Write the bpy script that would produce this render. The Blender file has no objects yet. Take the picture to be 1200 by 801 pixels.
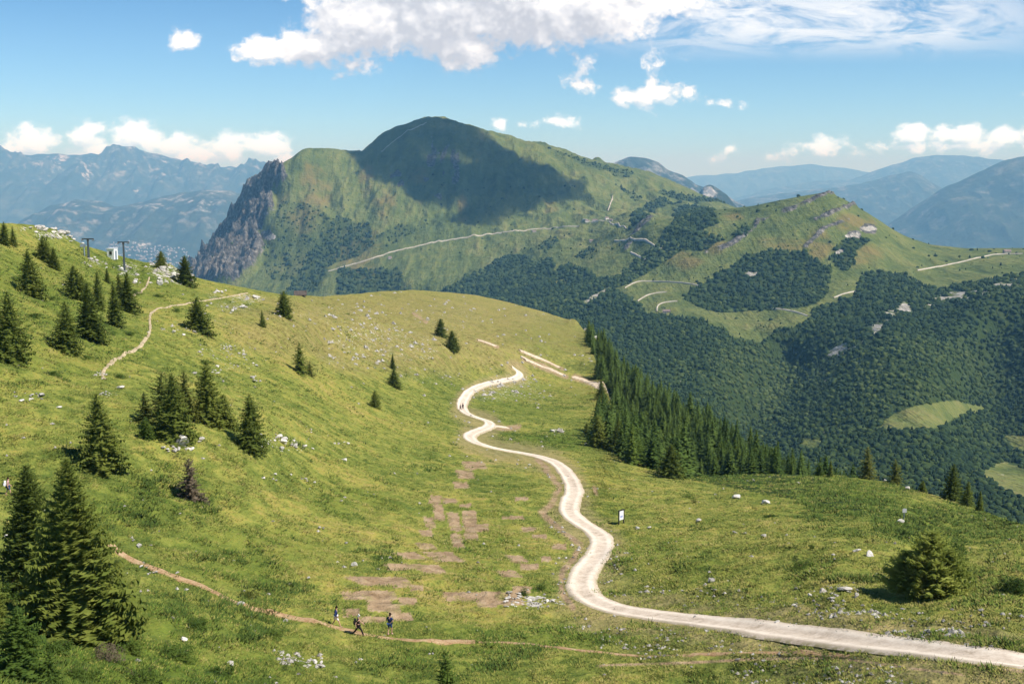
import bpy, bmesh, math, random
import numpy as np
from mathutils import Vector, Matrix
R = math.radians
scene = bpy.context.scene
COL = scene.collection
rng = np.random.default_rng(7)
random.seed(7)

# ------------------------------------------------------------------ camera geometry (photo 1200 x 801)
F, CX, CY, HOR = 1333.0, 600.0, 400.5, 212.0
TH = math.atan((CY - HOR) / F)
CT, ST = math.cos(TH), math.sin(TH)

def ray(px, py):
    """direction through a pixel as slopes u = X/Y, v = Z/Y of the level world"""
    a = (CY - np.asarray(py, float)) / F
    b = (np.asarray(px, float) - CX) / F
    Y = CT + a * ST
    return b / Y, (-ST + a * CT) / Y

def pix(u, v):
    d = CT - ST * v
    return CX + F * u / d, CY - F * (ST + CT * v) / d

# ------------------------------------------------------------------ noise
_pr = np.random.default_rng(1234)
_PERM = np.concatenate([_pr.permutation(1024)] * 2).astype(np.int32)
_GA = _pr.uniform(0, 2 * math.pi, 1024)
_GT = np.stack([np.cos(_GA), np.sin(_GA)], 1).astype(np.float32)

def perlin(x, y, seed=0):
    x, y = np.broadcast_arrays(np.asarray(x, np.float64), np.asarray(y, np.float64))
    ix = np.floor(x); iy = np.floor(y)
    fx = (x - ix).astype(np.float32); fy = (y - iy).astype(np.float32)
    ix = ix.astype(np.int64).astype(np.int32) + seed * 57; iy = iy.astype(np.int64).astype(np.int32) + seed * 113
    ux = fx * fx * fx * (fx * (fx * 6 - 15) + 10); uy = fy * fy * fy * (fy * (fy * 6 - 15) + 10)
    p0 = _PERM[ix & 1023]; p1 = _PERM[(ix + 1) & 1023]
    def g(p, dy, dx):
        q = _GT[_PERM[(p + iy + dy) & 1023]]
        return q[..., 0] * (fx - dx) + q[..., 1] * (fy - dy)
    n0 = g(p0, 0, 0); n0 += (g(p1, 0, 1) - n0) * ux
    n1 = g(p0, 1, 0); n1 += (g(p1, 1, 1) - n1) * ux
    return (n0 + (n1 - n0) * uy) * 1.5

def fbm(x, y, oct=4, seed=0, gain=0.5, lac=2.03):
    t = 0; a = 1.0; s = 0
    for i in range(oct):
        t = t + a * perlin(x * lac ** i + 17.3 * i, y * lac ** i - 9.1 * i, seed + i); s += a; a *= gain
    return t / s

def ridged(x, y, oct=4, seed=0, gain=0.55, lac=2.07):
    t = 0; a = 1.0; s = 0
    for i in range(oct):
        t = t + a * (1 - 2 * np.abs(perlin(x * lac ** i + 31.7 * i, y * lac ** i + 5.3 * i, seed + i))); s += a; a *= gain
    return t / s

def sstep(a, b, x):
    t = np.clip((x - a) / (b - a), 0, 1)
    return t * t * (3 - 2 * t)

# ------------------------------------------------------------------ grids of terrain in (u, row)
def polyline(pts, px, smooth=0):
    """pts (px, py, Y) -> v and s = ln Y over the columns u"""
    p = np.array(pts, float)
    uu, vv = ray(p[:, 0], p[:, 1])
    o = np.argsort(uu)
    v = np.interp(px, uu[o], vv[o]); s = np.interp(px, uu[o], np.log(p[o, 2]))
    if smooth:
        k = np.exp(-0.5 * (np.arange(-3 * smooth, 3 * smooth + 1) / smooth) ** 2); k /= k.sum()
        f = lambda q: np.convolve(np.pad(q, 3 * smooth, mode='edge'), k, 'valid')
        v, s = f(v), f(s)
    return v, s

def pchip_rows(vals, counts):
    """vals (L, n): monotone cubic between lines, counts[i] rows in span i"""
    d = np.diff(vals, axis=0)
    m = np.zeros_like(vals)
    a, b = d[:-1], d[1:]
    ok = (a * b) > 0
    m[1:-1] = np.where(ok, 2 * a * b / np.where(ok, a + b, 1), 0)
    m[0] = d[0]; m[-1] = d[-1]
    out = []
    for i in range(len(vals) - 1):
        t = (np.arange(counts[i]) / counts[i])[:, None]
        h00 = 2 * t ** 3 - 3 * t ** 2 + 1; h10 = t ** 3 - 2 * t ** 2 + t
        h01 = -2 * t ** 3 + 3 * t ** 2; h11 = t ** 3 - t ** 2
        out.append(h00 * vals[i] + h10 * m[i] + h01 * vals[i + 1] + h11 * m[i + 1])
    out.append(vals[-1:])
    return np.concatenate(out, 0)

class Grid:
    def __init__(self, u, v, s):
        self.u = u; self.du = u[1] - u[0]
        self.Y = np.exp(s); self.Z = v * self.Y
        self.X = u[None, :] * self.Y
        self.nr, self.nc = v.shape
    def pxpy(self):
        return pix(np.broadcast_to(self.u[None, :], self.Y.shape), self.Z / self.Y)
    def z_at(self, x, y):
        """bilinear height at plan points"""
        x = np.atleast_1d(np.asarray(x, float)); y = np.atleast_1d(np.asarray(y, float))
        c = np.clip((x / y - self.u[0]) / self.du, 0, self.nc - 1.001); c0 = c.astype(int); fc = c - c0
        res = np.zeros(len(x))
        for side, w in ((0, 1 - fc), (1, fc)):
            cc = c0 + side
            lo = np.zeros(len(x), int); hi = np.full(len(x), self.nr - 1)
            for _ in range(12):
                mid = (lo + hi) // 2
                b = self.Y[mid, cc] <= y
                lo = np.where(b, mid, lo); hi = np.where(b, hi, mid)
            lo = np.minimum(lo, self.nr - 2)
            y0 = self.Y[lo, cc]; y1 = self.Y[lo + 1, cc]
            t = np.clip((y - y0) / np.maximum(y1 - y0, 1e-6), 0, 1)
            res += w * (self.Z[lo, cc] * (1 - t) + self.Z[lo + 1, cc] * t)
        return res
    def locate(self, px, py):
        """the first surface point a pixel's ray meets: (x, y, z)"""
        u, v = ray(px, py); u = float(u); v = float(v)
        c = min(max((u - self.u[0]) / self.du, 0), self.nc - 1.001); c0 = int(c); f = c - c0
        Y = self.Y[:, c0] * (1 - f) + self.Y[:, c0 + 1] * f
        V = (self.Z[:, c0] * (1 - f) + self.Z[:, c0 + 1] * f) / Y
        up = np.nonzero((V[:-1] <= v) & (V[1:] > v))[0]
        if len(up) == 0:
            r = int(np.argmin(np.abs(V - v))); y = Y[r]; vv = V[r]
        else:
            r = up[0]; t = (v - V[r]) / (V[r + 1] - V[r]); y = Y[r] + t * (Y[r + 1] - Y[r]); vv = v
        return float(u * y), float(y), float(vv * y)

def raw_mesh(name, verts, faces_flat, sizes, smooth=False, attrs=None, cols=None):
    me = bpy.data.meshes.new(name)
    verts = np.asarray(verts, np.float32)
    faces_flat = np.asarray(faces_flat, np.int32); sizes = np.asarray(sizes, np.int32)
    me.vertices.add(len(verts)); me.vertices.foreach_set('co', verts.ravel())
    me.loops.add(len(faces_flat)); me.loops.foreach_set('vertex_index', faces_flat)
    me.polygons.add(len(sizes))
    st = np.concatenate([[0], np.cumsum(sizes)[:-1]]).astype(np.int32)
    me.polygons.foreach_set('loop_start', st); me.polygons.foreach_set('loop_total', sizes)
    me.polygons.foreach_set('use_smooth', np.full(len(sizes), smooth, bool))
    for k, a in (attrs or {}).items():
        at = me.attributes.new(k, 'FLOAT', 'POINT'); at.data.foreach_set('value', np.asarray(a, np.float32).ravel())
    me.update(calc_edges=True)
    return me

def grid_mesh(name, G, attrs=None):
    nr, nc = G.nr, G.nc
    V = np.stack([G.X, G.Y, G.Z], -1).reshape(-1, 3)
    i = np.arange(nr * nc).reshape(nr, nc)
    q = np.stack([i[:-1, :-1], i[:-1, 1:], i[1:, 1:], i[1:, :-1]], -1).reshape(-1)
    return raw_mesh(name, V, q, np.full((nr - 1) * (nc - 1), 4), True, attrs)

def inpoly(px, py, poly):
    res = np.zeros(np.shape(px), bool)
    n = len(poly); j = n - 1
    for i in range(n):
        xi, yi = poly[i]; xj, yj = poly[j]
        if yi != yj:
            c = ((yi > py) != (yj > py)) & (px < (xj - xi) * (py - yi) / (yj - yi) + xi)
            res ^= c
        j = i
    return res

def dist_line(px, py, pts):
    """pixel distance to a polyline"""
    best = np.full(np.shape(px), 1e9)
    for (x0, y0), (x1, y1) in zip(pts[:-1], pts[1:]):
        dx, dy = x1 - x0, y1 - y0
        t = np.clip(((px - x0) * dx + (py - y0) * dy) / max(dx * dx + dy * dy, 1e-9), 0, 1)
        best = np.minimum(best, np.hypot(px - x0 - t * dx, py - y0 - t * dy))
    return best

# ------------------------------------------------------------------ objects
def link(name, me, mat=None, parent=None, loc=None):
    o = bpy.data.objects.new(name, me); COL.objects.link(o)
    if mat is not None and me is not None:
        for m in (mat if isinstance(mat, (list, tuple)) else [mat]): me.materials.append(m)
    if parent is not None: o.parent = parent
    if loc is not None: o.location = loc
    return o
def tag(o, label=None, cat=None, group=None, kind=None):
    for k, v in (('label', label), ('category', cat), ('group', group), ('kind', kind)):
        if v: o[k] = v
    return o
def empty(name, loc, label, cat, group=None, rz=0.0, sc=1.0):
    o = bpy.data.objects.new(name, None); COL.objects.link(o)
    o.location = loc; o.rotation_euler = (0, 0, rz); o.scale = (sc, sc, sc) if np.isscalar(sc) else sc
    o.empty_display_size = 0.2
    return tag(o, label, cat, group)

# ------------------------------------------------------------------ node helpers
class NT:
    def __init__(self, tree): self.t = tree; self.l = tree.links
    def n(self, typ, **kw):
        nd = self.t.nodes.new(typ)
        for k, v in kw.items(): setattr(nd, k, v)
        return nd
    def set(self, sock, v):
        if isinstance(v, bpy.types.NodeSocket): self.l.new(v, sock)
        else:
            try: sock.default_value = v
            except Exception: sock.default_value = (*v, 1.0)
    def math(self, op, a, b=None, c=None, clamp=False):
        nd = self.n('ShaderNodeMath', operation=op, use_clamp=clamp)
        for i, x in enumerate((a, b, c)):
            if x is not None: self.set(nd.inputs[i], x)
        return nd.outputs[0]
    def vmath(self, op, a, b=None, out=0):
        nd = self.n('ShaderNodeVectorMath', operation=op)
        for i, x in enumerate((a, b)):
            if x is not None: self.set(nd.inputs[i], x)
        return nd.outputs[out]
    def noise(self, vec, scale, detail=3, rough=0.55, dist=0.0):
        nd = self.n('ShaderNodeTexNoise'); self.set(nd.inputs['Vector'], vec)
        nd.inputs['Scale'].default_value = scale; nd.inputs['Detail'].default_value = detail
        nd.inputs['Roughness'].default_value = rough; nd.inputs['Distortion'].default_value = dist
        return nd.outputs['Fac']
    def voro(self, vec, scale, feature='F1', out='Distance', rnd=1.0):
        nd = self.n('ShaderNodeTexVoronoi', feature=feature); self.set(nd.inputs['Vector'], vec)
        nd.inputs['Scale'].default_value = scale; nd.inputs['Randomness'].default_value = rnd
        return nd.outputs[out]
    def ramp(self, fac, stops, interp='LINEAR'):
        nd = self.n('ShaderNodeValToRGB'); self.set(nd.inputs[0], fac)
        cr = nd.color_ramp; cr.interpolation = interp
        while len(cr.elements) < len(stops): cr.elements.new(0.5)
        for e, (p, c) in zip(cr.elements, stops): e.position = p; e.color = (*c, 1) if len(c) == 3 else c
        return nd.outputs[0]
    def map(self, v, a, b, c=0.0, d=1.0, smooth=True):
        nd = self.n('ShaderNodeMapRange', interpolation_type='SMOOTHSTEP' if smooth else 'LINEAR')
        self.set(nd.inputs[0], v)
        for i, x in zip((1, 2, 3, 4), (a, b, c, d)): self.set(nd.inputs[i], x)
        return nd.outputs[0]
    def mix(self, fac, a, b, mode='MIX'):
        nd = self.n('ShaderNodeMix', data_type='RGBA', blend_type=mode)
        self.set(nd.inputs[0], fac); self.set(nd.inputs[6], a); self.set(nd.inputs[7], b)
        return nd.outputs[2]
    def attr(self, name, out='Fac'):
        return self.n('ShaderNodeAttribute', attribute_name=name).outputs[out]
    def pos(self): return self.n('ShaderNodeNewGeometry').outputs['Position']
    def bump(self, h, strength=0.5, dist=0.1):
        nd = self.n('ShaderNodeBump'); self.set(nd.inputs['Height'], h)
        nd.inputs['Strength'].default_value = strength; nd.inputs['Distance'].default_value = dist
        return nd.outputs[0]

def material(name, build, rough=0.9, spec=0.15):
    m = bpy.data.materials.new(name); m.use_nodes = True
    t = m.node_tree; t.nodes.clear(); nt = NT(t)
    out = nt.n('ShaderNodeOutputMaterial'); b = nt.n('ShaderNodeBsdfPrincipled')
    b.inputs['Roughness'].default_value = rough; b.inputs['Specular IOR Level'].default_value = spec
    t.links.new(b.outputs[0], out.inputs['Surface'])
    r = build(nt, b)
    if r is not None: nt.set(b.inputs['Base Color'], r)
    m.use_fake_user = False
    return m
def plain(name, col, rough=0.8, var=0.25, scale=6.0, spec=0.2, metal=0.0):
    def bld(nt, b):
        b.inputs['Metallic'].default_value = metal
        tc = nt.n('ShaderNodeTexCoord').outputs['Object']
        f = nt.noise(tc, scale, 4)
        lo = tuple(c * (1 - var) for c in col); hi = tuple(min(c * (1 + var), 1) for c in col)
        return nt.ramp(f, [(0.3, lo), (0.7, hi)])
    return material(name, bld, rough, spec)
# ================================================================== near meadow hill
U = np.arange(-0.76, 0.76, 1.6 / F)
depth_pts = []
for py, row in {
    830: [(-300, 42), (0, 50), (300, 62), (600, 68), (900, 63), (1200, 52), (1500, 46)],
    780: [(-300, 50), (0, 58), (300, 72), (600, 80), (900, 75), (1200, 61), (1500, 55)],
    735: [(-300, 58), (0, 66), (200, 75), (400, 88), (600, 93), (900, 83), (1200, 70), (1500, 62)],
    690: [(0, 75), (200, 86), (400, 99), (600, 106), (700, 107), (900, 96), (1085, 88), (1200, 82), (1500, 72)],
    650: [(-300, 76), (0, 85), (200, 96), (400, 112), (600, 124), (690, 126), (900, 113), (1200, 98), (1500, 85)],
    600: [(0, 97), (200, 108), (400, 133), (600, 152), (730, 158), (900, 152), (1060, 146), (1190, 150)],
    560: [(-300, 96), (0, 107), (200, 119), (400, 155), (560, 184), (700, 196), (780, 210), (900, 228), (1000, 222)],
    510: [(0, 116), (120, 122), (200, 129), (300, 148), (400, 192), (540, 250), (600, 275), (690, 305)],
    440: [(-300, 124), (0, 135), (115, 152), (200, 170), (355, 235), (450, 320), (540, 400), (610, 460), (690, 505)],
    400: [(0, 147), (115, 175), (232, 213), (300, 250), (400, 345), (525, 430), (600, 505), (690, 590)],
    370: [(-300, 150), (0, 162), (100, 195), (232, 243), (333, 290), (420, 395), (520, 545), (620, 680), (655, 720)],
    345: [(0, 178), (100, 220), (200, 275), (270, 315)],
    318: [(0, 200), (60, 235), (146, 300)],
    295: [(-300, 195), (0, 220), (60, 262), (100, 285)],
}.items():
    depth_pts += [(px, py, d) for px, d in row]
C1 = [(-420, 205, 215), (-250, 225, 225), (-100, 245, 240), (0, 262, 258), (30, 266, 272), (60, 272, 292), (90, 284, 306), (120, 294, 318), (150, 303, 328),
      (190, 312, 338), (215, 322, 344), (240, 328, 352), (280, 336, 362), (330, 345, 385), (370, 347, 450), (410, 345, 555), (450, 341, 680),
      (480, 339.5, 745), (510, 341, 795), (560, 346, 845), (600, 355, 845), (640, 366, 805), (665, 374, 760), (684, 384, 690), (693, 400, 610),
      (702, 430, 500), (718, 480, 380), (745, 525, 290), (780, 556, 240), (820, 557.5, 232), (901, 555, 232), (985, 557, 232), (1036, 563.6, 225), (1069, 572, 215),
      (1103, 582, 205), (1137, 594, 193), (1170, 606, 180), (1200, 614, 168), (1300, 640, 140), (1450, 665, 120), (1600, 690, 105)]
C2 = [(-420, 213, 260), (0, 270, 310), (120, 303, 380), (240, 338, 430), (330, 356, 470), (450, 352, 820), (560, 357, 1000), (640, 374, 900), (670, 379, 780), (684, 386, 715), (700, 396, 655),
      (720, 421, 605), (760, 449, 535), (800, 475, 470), (850, 504, 420), (900, 532, 380), (950, 558, 350), (1000, 590, 330), (1100, 625, 300), (1200, 660, 260), (1600, 740, 180)]
B1 = [(-420, 250, 330), (0, 300, 420), (240, 372, 560), (450, 400, 1000), (560, 410, 1150), (640, 430, 1050), (684, 450, 860), (760, 520, 660), (850, 580, 540), (950, 640, 460), (1200, 730, 380), (1600, 800, 300)]
B2 = [(-420, 420, 700), (0, 480, 800), (300, 520, 1000), (560, 560, 1400), (700, 620, 1200), (900, 700, 900), (1200, 780, 800), (1600, 800, 700)]
C1n = [p for p in C1 if p[0] <= 684 or p[0] >= 780]
depth_all = np.array(depth_pts + [p for p in C1n if p[0] not in (30, 90, 215, 1069)] + [(700, 430, 505), (720, 480, 375), (745, 525, 290)], float)
cu, cv = ray(depth_all[:, 0], depth_all[:, 1]); cs = np.log(depth_all[:, 2])
def tps_fit(x, y, z, lam=2e-4):
    n = len(x); r2 = (x[:, None] - x) ** 2 + (y[:, None] - y) ** 2
    K = 0.5 * r2 * np.log(r2 + 1e-12) + lam * np.eye(n)
    P = np.stack([np.ones(n), x, y], 1)
    A = np.block([[K, P], [P.T, np.zeros((3, 3))]])
    return np.linalg.solve(A, np.concatenate([z, np.zeros(3)]))
W = tps_fit(cu, cv * 1.5, cs)
def tps(u, v):
    out = np.zeros(u.shape).ravel(); uf, vf = u.ravel(), v.ravel() * 1.5; n = len(cu)
    for a in range(0, len(out), 40000):
        x, y = uf[a:a + 40000], vf[a:a + 40000]
        r2 = (x[:, None] - cu) ** 2 + (y[:, None] - cv * 1.5) ** 2
        out[a:a + 40000] = (0.5 * r2 * np.log(r2 + 1e-12)) @ W[:n] + W[n] + W[n + 1] * x + W[n + 2] * y
    return out.reshape(u.shape)

vc1, sc1 = polyline(C1, U, 3); vc2, sc2 = polyline(C2, U, 6); vb1, sb1 = polyline(B1, U, 8); vb2, sb2 = polyline(B2, U, 8)
vbot = np.full_like(U, float(ray(600, 815)[1]))
NM = 460
t = np.linspace(0, 1, NM)[:, None]
vm = vbot + (vc1 - vbot) * t
sm = tps(np.broadcast_to(U, vm.shape), vm)
sm = np.maximum.accumulate(sm, 0)
# foot of the hill towards the camera
sA = [np.full_like(U, math.log(2.2)), np.full_like(U, math.log(7)), np.full_like(U, math.log(18)), sm[0] - 0.42, sm[0]]
vA = [np.full_like(U, -1.35), np.full_like(U, -0.72), np.full_like(U, -0.545), np.full_like(U, vbot[0] - 0.018), vbot]
va = pchip_rows(np.array(vA), [14, 14, 16, 30])[:-1]; sa = pchip_rows(np.array(sA), [14, 14, 16, 30])[:-1]
sc2 = np.maximum(sc2, sm[-1] + 0.03); sb1 = np.maximum(sb1, sc2 + 0.1); sb2 = np.maximum(sb2, sb1 + 0.2)
vdip = np.minimum(vc1, vc2) - 0.004; sdip = 0.5 * (sm[-1] + sc2)
hid = np.clip((U - ray(684, 384)[0]) / 0.01, 0, 1)
vdip = vdip * hid + (0.5 * (vc1 + vc2)) * (1 - hid)
vb = pchip_rows(np.array([vc1, vdip, vc2, vb1, vb2]), [40, 50, 50, 30])[1:]
sb = pchip_rows(np.array([sm[-1], sdip, sc2, sb1, sb2]), [40, 50, 50, 30])[1:]
G = Grid(U, np.concatenate([va, vm, vb]), np.concatenate([sa, sm, sb]))
R0 = len(va); RC = R0 + NM            # rows of the open hillside
# smooth the folds a little
for _ in range(3):
    Zs = G.Z.copy(); Zs[1:-1] = 0.25 * G.Z[:-2] + 0.5 * G.Z[1:-1] + 0.25 * G.Z[2:]; G.Z[:RC - 6] = Zs[:RC - 6]
GX, GY = G.X, G.Y
near_px, near_py = G.pxpy()

# the gravel road's line first: the ground is kept smooth beside it
ROAD = [(1330, 792), (1260, 785), (1200, 778), (1150, 770.5), (1080, 762), (1000, 752), (920, 741.5), (850, 732.5), (780, 723), (735, 716.5), (708, 710), (688, 700), (680, 690), (681, 678), (690, 664), (701, 652), (707, 640), (705, 630),
        (696, 622), (681, 613), (667, 604), (664, 597), (669, 587), (674, 578), (671, 566), (664, 555), (658, 547), (647, 540), (632, 535), (610, 531), (589, 527.5), (568, 523), (554, 518), (547, 513), (549, 509), (558, 506),
        (568, 503), (577, 499), (576, 495), (567, 492), (555, 489), (546, 485), (540, 481), (538.5, 477), (541, 471), (544, 465), (550, 458.5), (562, 452), (585, 447.6), (603, 444), (611, 441), (612, 438.5), (608, 434.5), (599, 429.5)]
rd = dist_line(near_px, near_py, ROAD)
calm = sstep(2, 26, rd)
calm[RC + 30:] = 1
amp = 1 / (1 + (GY / 260.0) ** 2) ** 0.5
h = 0.9 * fbm(GX / 22, GY / 22, 3, 11) * (0.35 + 0.65 * calm) + 0.60 * fbm(GX / 6.5, GY / 6.5, 3, 21) * calm + 0.24 * fbm(GX / 1.9, GY / 1.9, 3, 31) * calm * sstep(400, 120, GY)
edge = np.ones(G.nr); edge[RC - 40:RC] = np.linspace(1, 0.35, 40); edge[RC:] = 0.35
edge[:R0] = 0.5
far_h = 1.5 * fbm(GX / 45, GY / 45, 4, 41) * sstep(200, 500, GY)
G.Z += (h * (0.5 + 0.5 * amp) + far_h) * edge[:, None] - 0.12 * (1 - sstep(0, 8, rd)) * (np.arange(G.nr) < RC)[:, None]
# hummocks: terracettes of grazing cattle on the left slope
tr = fbm(GX / 14 + GY / 60, GY / 4.2, 3, 51)
G.Z += 0.25 * tr * sstep(620, 380, near_px) * calm * sstep(60, 90, GY) * edge[:, None]
# rocky crest bumps on the left skyline
for (bx, by, rad, hh) in [(62, 276, 26, 1.6), (20, 270, 20, 0.8), (200, 318, 22, 1.7), (672, 379, 10, 3.0), (150, 312, 14, .8)]:
    G.Z += hh * np.exp(-((near_px - bx) ** 2 + (2.2 * (near_py - by)) ** 2) / rad ** 2) * (np.arange(G.nr) < RC + 8)[:, None] * (0.8 + 0.5 * fbm(GX / 5, GY / 5, 3, 77))
near_px, near_py = G.pxpy()
front = (np.arange(G.nr) < RC + 2)[:, None]

dry = sstep(1.25, .25, ((near_px - 500) / 270) ** 2 + ((near_py - 385) / 60) ** 2 + .5 * fbm(GX / 30, GY / 30, 3, 95)) * front
dry = np.maximum(dry, .5 * sstep(300, 700, GY) * front)
# ---- ground marks of the meadow (bare soil, rubble, lush herbs), as masks on the vertices
wob = 3.0 * fbm(GX / 9, GY / 9, 3, 61); wob2 = 3.0 * fbm(GX / 9, GY / 9, 3, 67)
qx, qy = near_px + wob, near_py + 0.6 * wob2
soil = np.zeros(G.Y.shape)
def spot(poly, k=1.0): 
    global soil
    soil = np.maximum(soil, k * (inpoly(qx, qy, poly) & front))
for x, y, w, hh, sk in [(514, 600, 12, 19, -3), (532, 611, 14, 22, -4), (551, 615, 16, 34, -3), (566, 618, 14, 9, 0), (536, 634, 13, 18, -3), (510, 585, 14, 10, 2), (503, 612, 12, 12, -5), (500, 624, 14, 8, -5),
                         (520, 652, 36, 11, -18), (480, 651, 30, 8, -16), (462, 664, 22, 8, -8), (505, 667, 30, 11, -12), (440, 681, 50, 11, -22), (468, 682, 24, 13, -10), (488, 688, 16, 7, 0),
                         (415, 698, 26, 10, -6), (444, 704, 30, 24, -8), (462, 712, 16, 10, 0), (478, 704, 20, 9, 0), (412, 718, 20, 10, 0), (470, 722, 26, 10, -4), (438, 726, 30, 7, 0), (536, 698, 34, 11, -8), (560, 697, 24, 9, 0), (570, 706, 22, 10, -4),
                         (590, 700, 40, 16, -10), (612, 690, 22, 8, 0), (606, 655, 20, 8, -8), (596, 672, 24, 8, -10), (620, 664, 20, 7, 0), (545, 555, 20, 10, -6), (556, 545, 26, 9, -6), (540, 568, 18, 8, -4), (620, 620, 18, 6, 0), (655, 640, 16, 8, 0), (600, 606, 26, 4, 0),
                         (640, 655, 12, 6, 0), (632, 628, 16, 5, 0), (452, 698, 26, 10, -6), (500, 640, 20, 8, -8), (484, 664, 22, 7, -8), (526, 586, 16, 7, -3), (545, 592, 14, 5, 0), (612, 584, 16, 4, 0)]:
    spot([(x - w / 2 - sk * .5, y + hh / 2), (x + w / 2 - sk * .5, y + hh / 2), (x + w / 2 + sk * .5, y - hh / 2), (x - w / 2 + sk * .5, y - hh / 2)])
for line, wd in [([(629, 537), (642, 552), (655, 570), (648, 588), (634, 600), (655, 618), (680, 638), (672, 655), (660, 668), (657, 690), (672, 712)], 4.5),
                 ([(561, 399), (583, 406)], 2.2), ([(610, 411), (640, 424), (660, 432)], 2.0), ([(614, 421), (640, 431), (664, 441)], 3.2), ([(674, 442), (695, 449), (710, 455), (728, 462)], 4.5), ([(702, 449), (722, 459)], 3),
                 ([(575, 499), (590, 502), (608, 500)], 3.4), ([(697, 572), (699, 578)], 3), ([(485, 367), (500, 378)], 2),
                 ([(700, 780), (800, 776), (900, 772), (980, 770), (1060, 781), (1130, 790)], 2), ([(1000, 757), (1100, 771), (1200, 787)], 2)]:
    soil = np.maximum(soil, sstep(wd * 1.3, wd * 0.4, dist_line(qx, qy, line)) * front * 0.9)
soil = soil * (np.clip(0.95 + 0.9 * fbm(GX / 2.2, GY / 2.2, 3, 71), 0, 1))
rdm = rd * GY / F
verge = sstep(3.4, 1.4, rdm + 1.5 * fbm(GX / 5, GY / 5, 3, 73)) * front
soil = np.maximum(soil, 0.4 * verge)
scree = np.zeros(G.Y.shape)
def rubble(x, y, rx, ry, k=1.0):
    global scree
    d = ((near_px - x) / rx) ** 2 + ((near_py - y) / ry) ** 2
    scree = np.maximum(scree, k * sstep(1.2, 0.3, d + 0.7 * fbm(GX / 8, GY / 8, 3, 81)) * front)
for a in [(66, 275, 32, 7, 1), (30, 268, 14, 4, .6), (110, 308, 16, 5, .7), (152, 316, 16, 10, .7), (196, 318, 26, 12, 1), (215, 330, 18, 5, .8), (290, 350, 26, 6, .8), (272, 360, 30, 8, .5), (255, 346, 16, 5, .5), (210, 385, 26, 10, .35),
          (265, 412, 40, 12, .45), (280, 428, 30, 8, .4), (430, 395, 60, 22, .5), (470, 405, 60, 22, .45), (400, 370, 60, 16, .35), (520, 370, 70, 22, .3), (500, 440, 50, 12, .3), (600, 452, 40, 16, .55), (580, 462, 40, 10, .5), (630, 466, 26, 10, .4),
          (420, 420, 60, 14, .35), (640, 372, 50, 10, .3), (118, 440, 10, 6, .9), (125, 462, 16, 4, .5), (32, 466, 22, 5, .6), (320, 516, 40, 8, .5), (340, 525, 30, 6, .5), (210, 523, 22, 6, .6), (625, 706, 40, 9, .9), (350, 772, 30, 10, .6),
          (690, 378, 10, 5, 1), (700, 384, 10, 5, .8), (655, 505, 10, 5, .8), (1000, 720, 60, 6, .35), (960, 690, 60, 8, .3), (1080, 740, 80, 8, .4), (250, 440, 30, 10, .25), (372, 500, 40, 20, .15)]:
    rubble(*a)
lush = np.zeros(G.Y.shape)
for x, y, rx, ry, k in [(60, 790, 260, 60, 1), (150, 735, 170, 40, .7), (250, 770, 130, 40, .6), (620, 745, 140, 16, .7), (560, 512, 0.1, .1, 0), (640, 517, 70, 14, .9), (600, 530, 40, 8, .6), (985, 575, 130, 20, .8), (1120, 610, 110, 26, .8), (560, 640, 60, 60, .35),
                        (280, 665, 80, 24, .6), (300, 640, 120, 26, .5), (410, 590, 60, 20, .5), (90, 330, 140, 40, .6), (60, 400, 120, 50, .4), (640, 468, 70, 22, .5), (760, 660, 90, 40, .4), (160, 600, 90, 40, .4), (830, 700, 90, 20, .4), (1150, 690, 80, 26, .5),
                        (650, 395, 60, 26, .35), (640, 690, 30, 8, .8), (505, 770, 100, 30, .3)]:
    if k == 0: continue
    d = ((near_px - x) / rx) ** 2 + ((near_py - y) / ry) ** 2
    lush = np.maximum(lush, k * sstep(1.3, 0.2, d + 0.5 * fbm(GX / 11, GY / 11, 3, 91)) * front)

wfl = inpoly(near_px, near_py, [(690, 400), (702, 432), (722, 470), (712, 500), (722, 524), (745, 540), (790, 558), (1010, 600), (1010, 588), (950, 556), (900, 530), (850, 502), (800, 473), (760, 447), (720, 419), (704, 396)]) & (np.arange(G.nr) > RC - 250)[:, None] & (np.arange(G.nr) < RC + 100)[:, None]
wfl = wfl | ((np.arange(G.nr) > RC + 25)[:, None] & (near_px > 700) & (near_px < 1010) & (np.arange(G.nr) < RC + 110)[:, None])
wfl = wfl.astype(float); dry *= 1 - wfl; lush = np.maximum(lush, wfl); scree *= 1 - wfl
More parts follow.
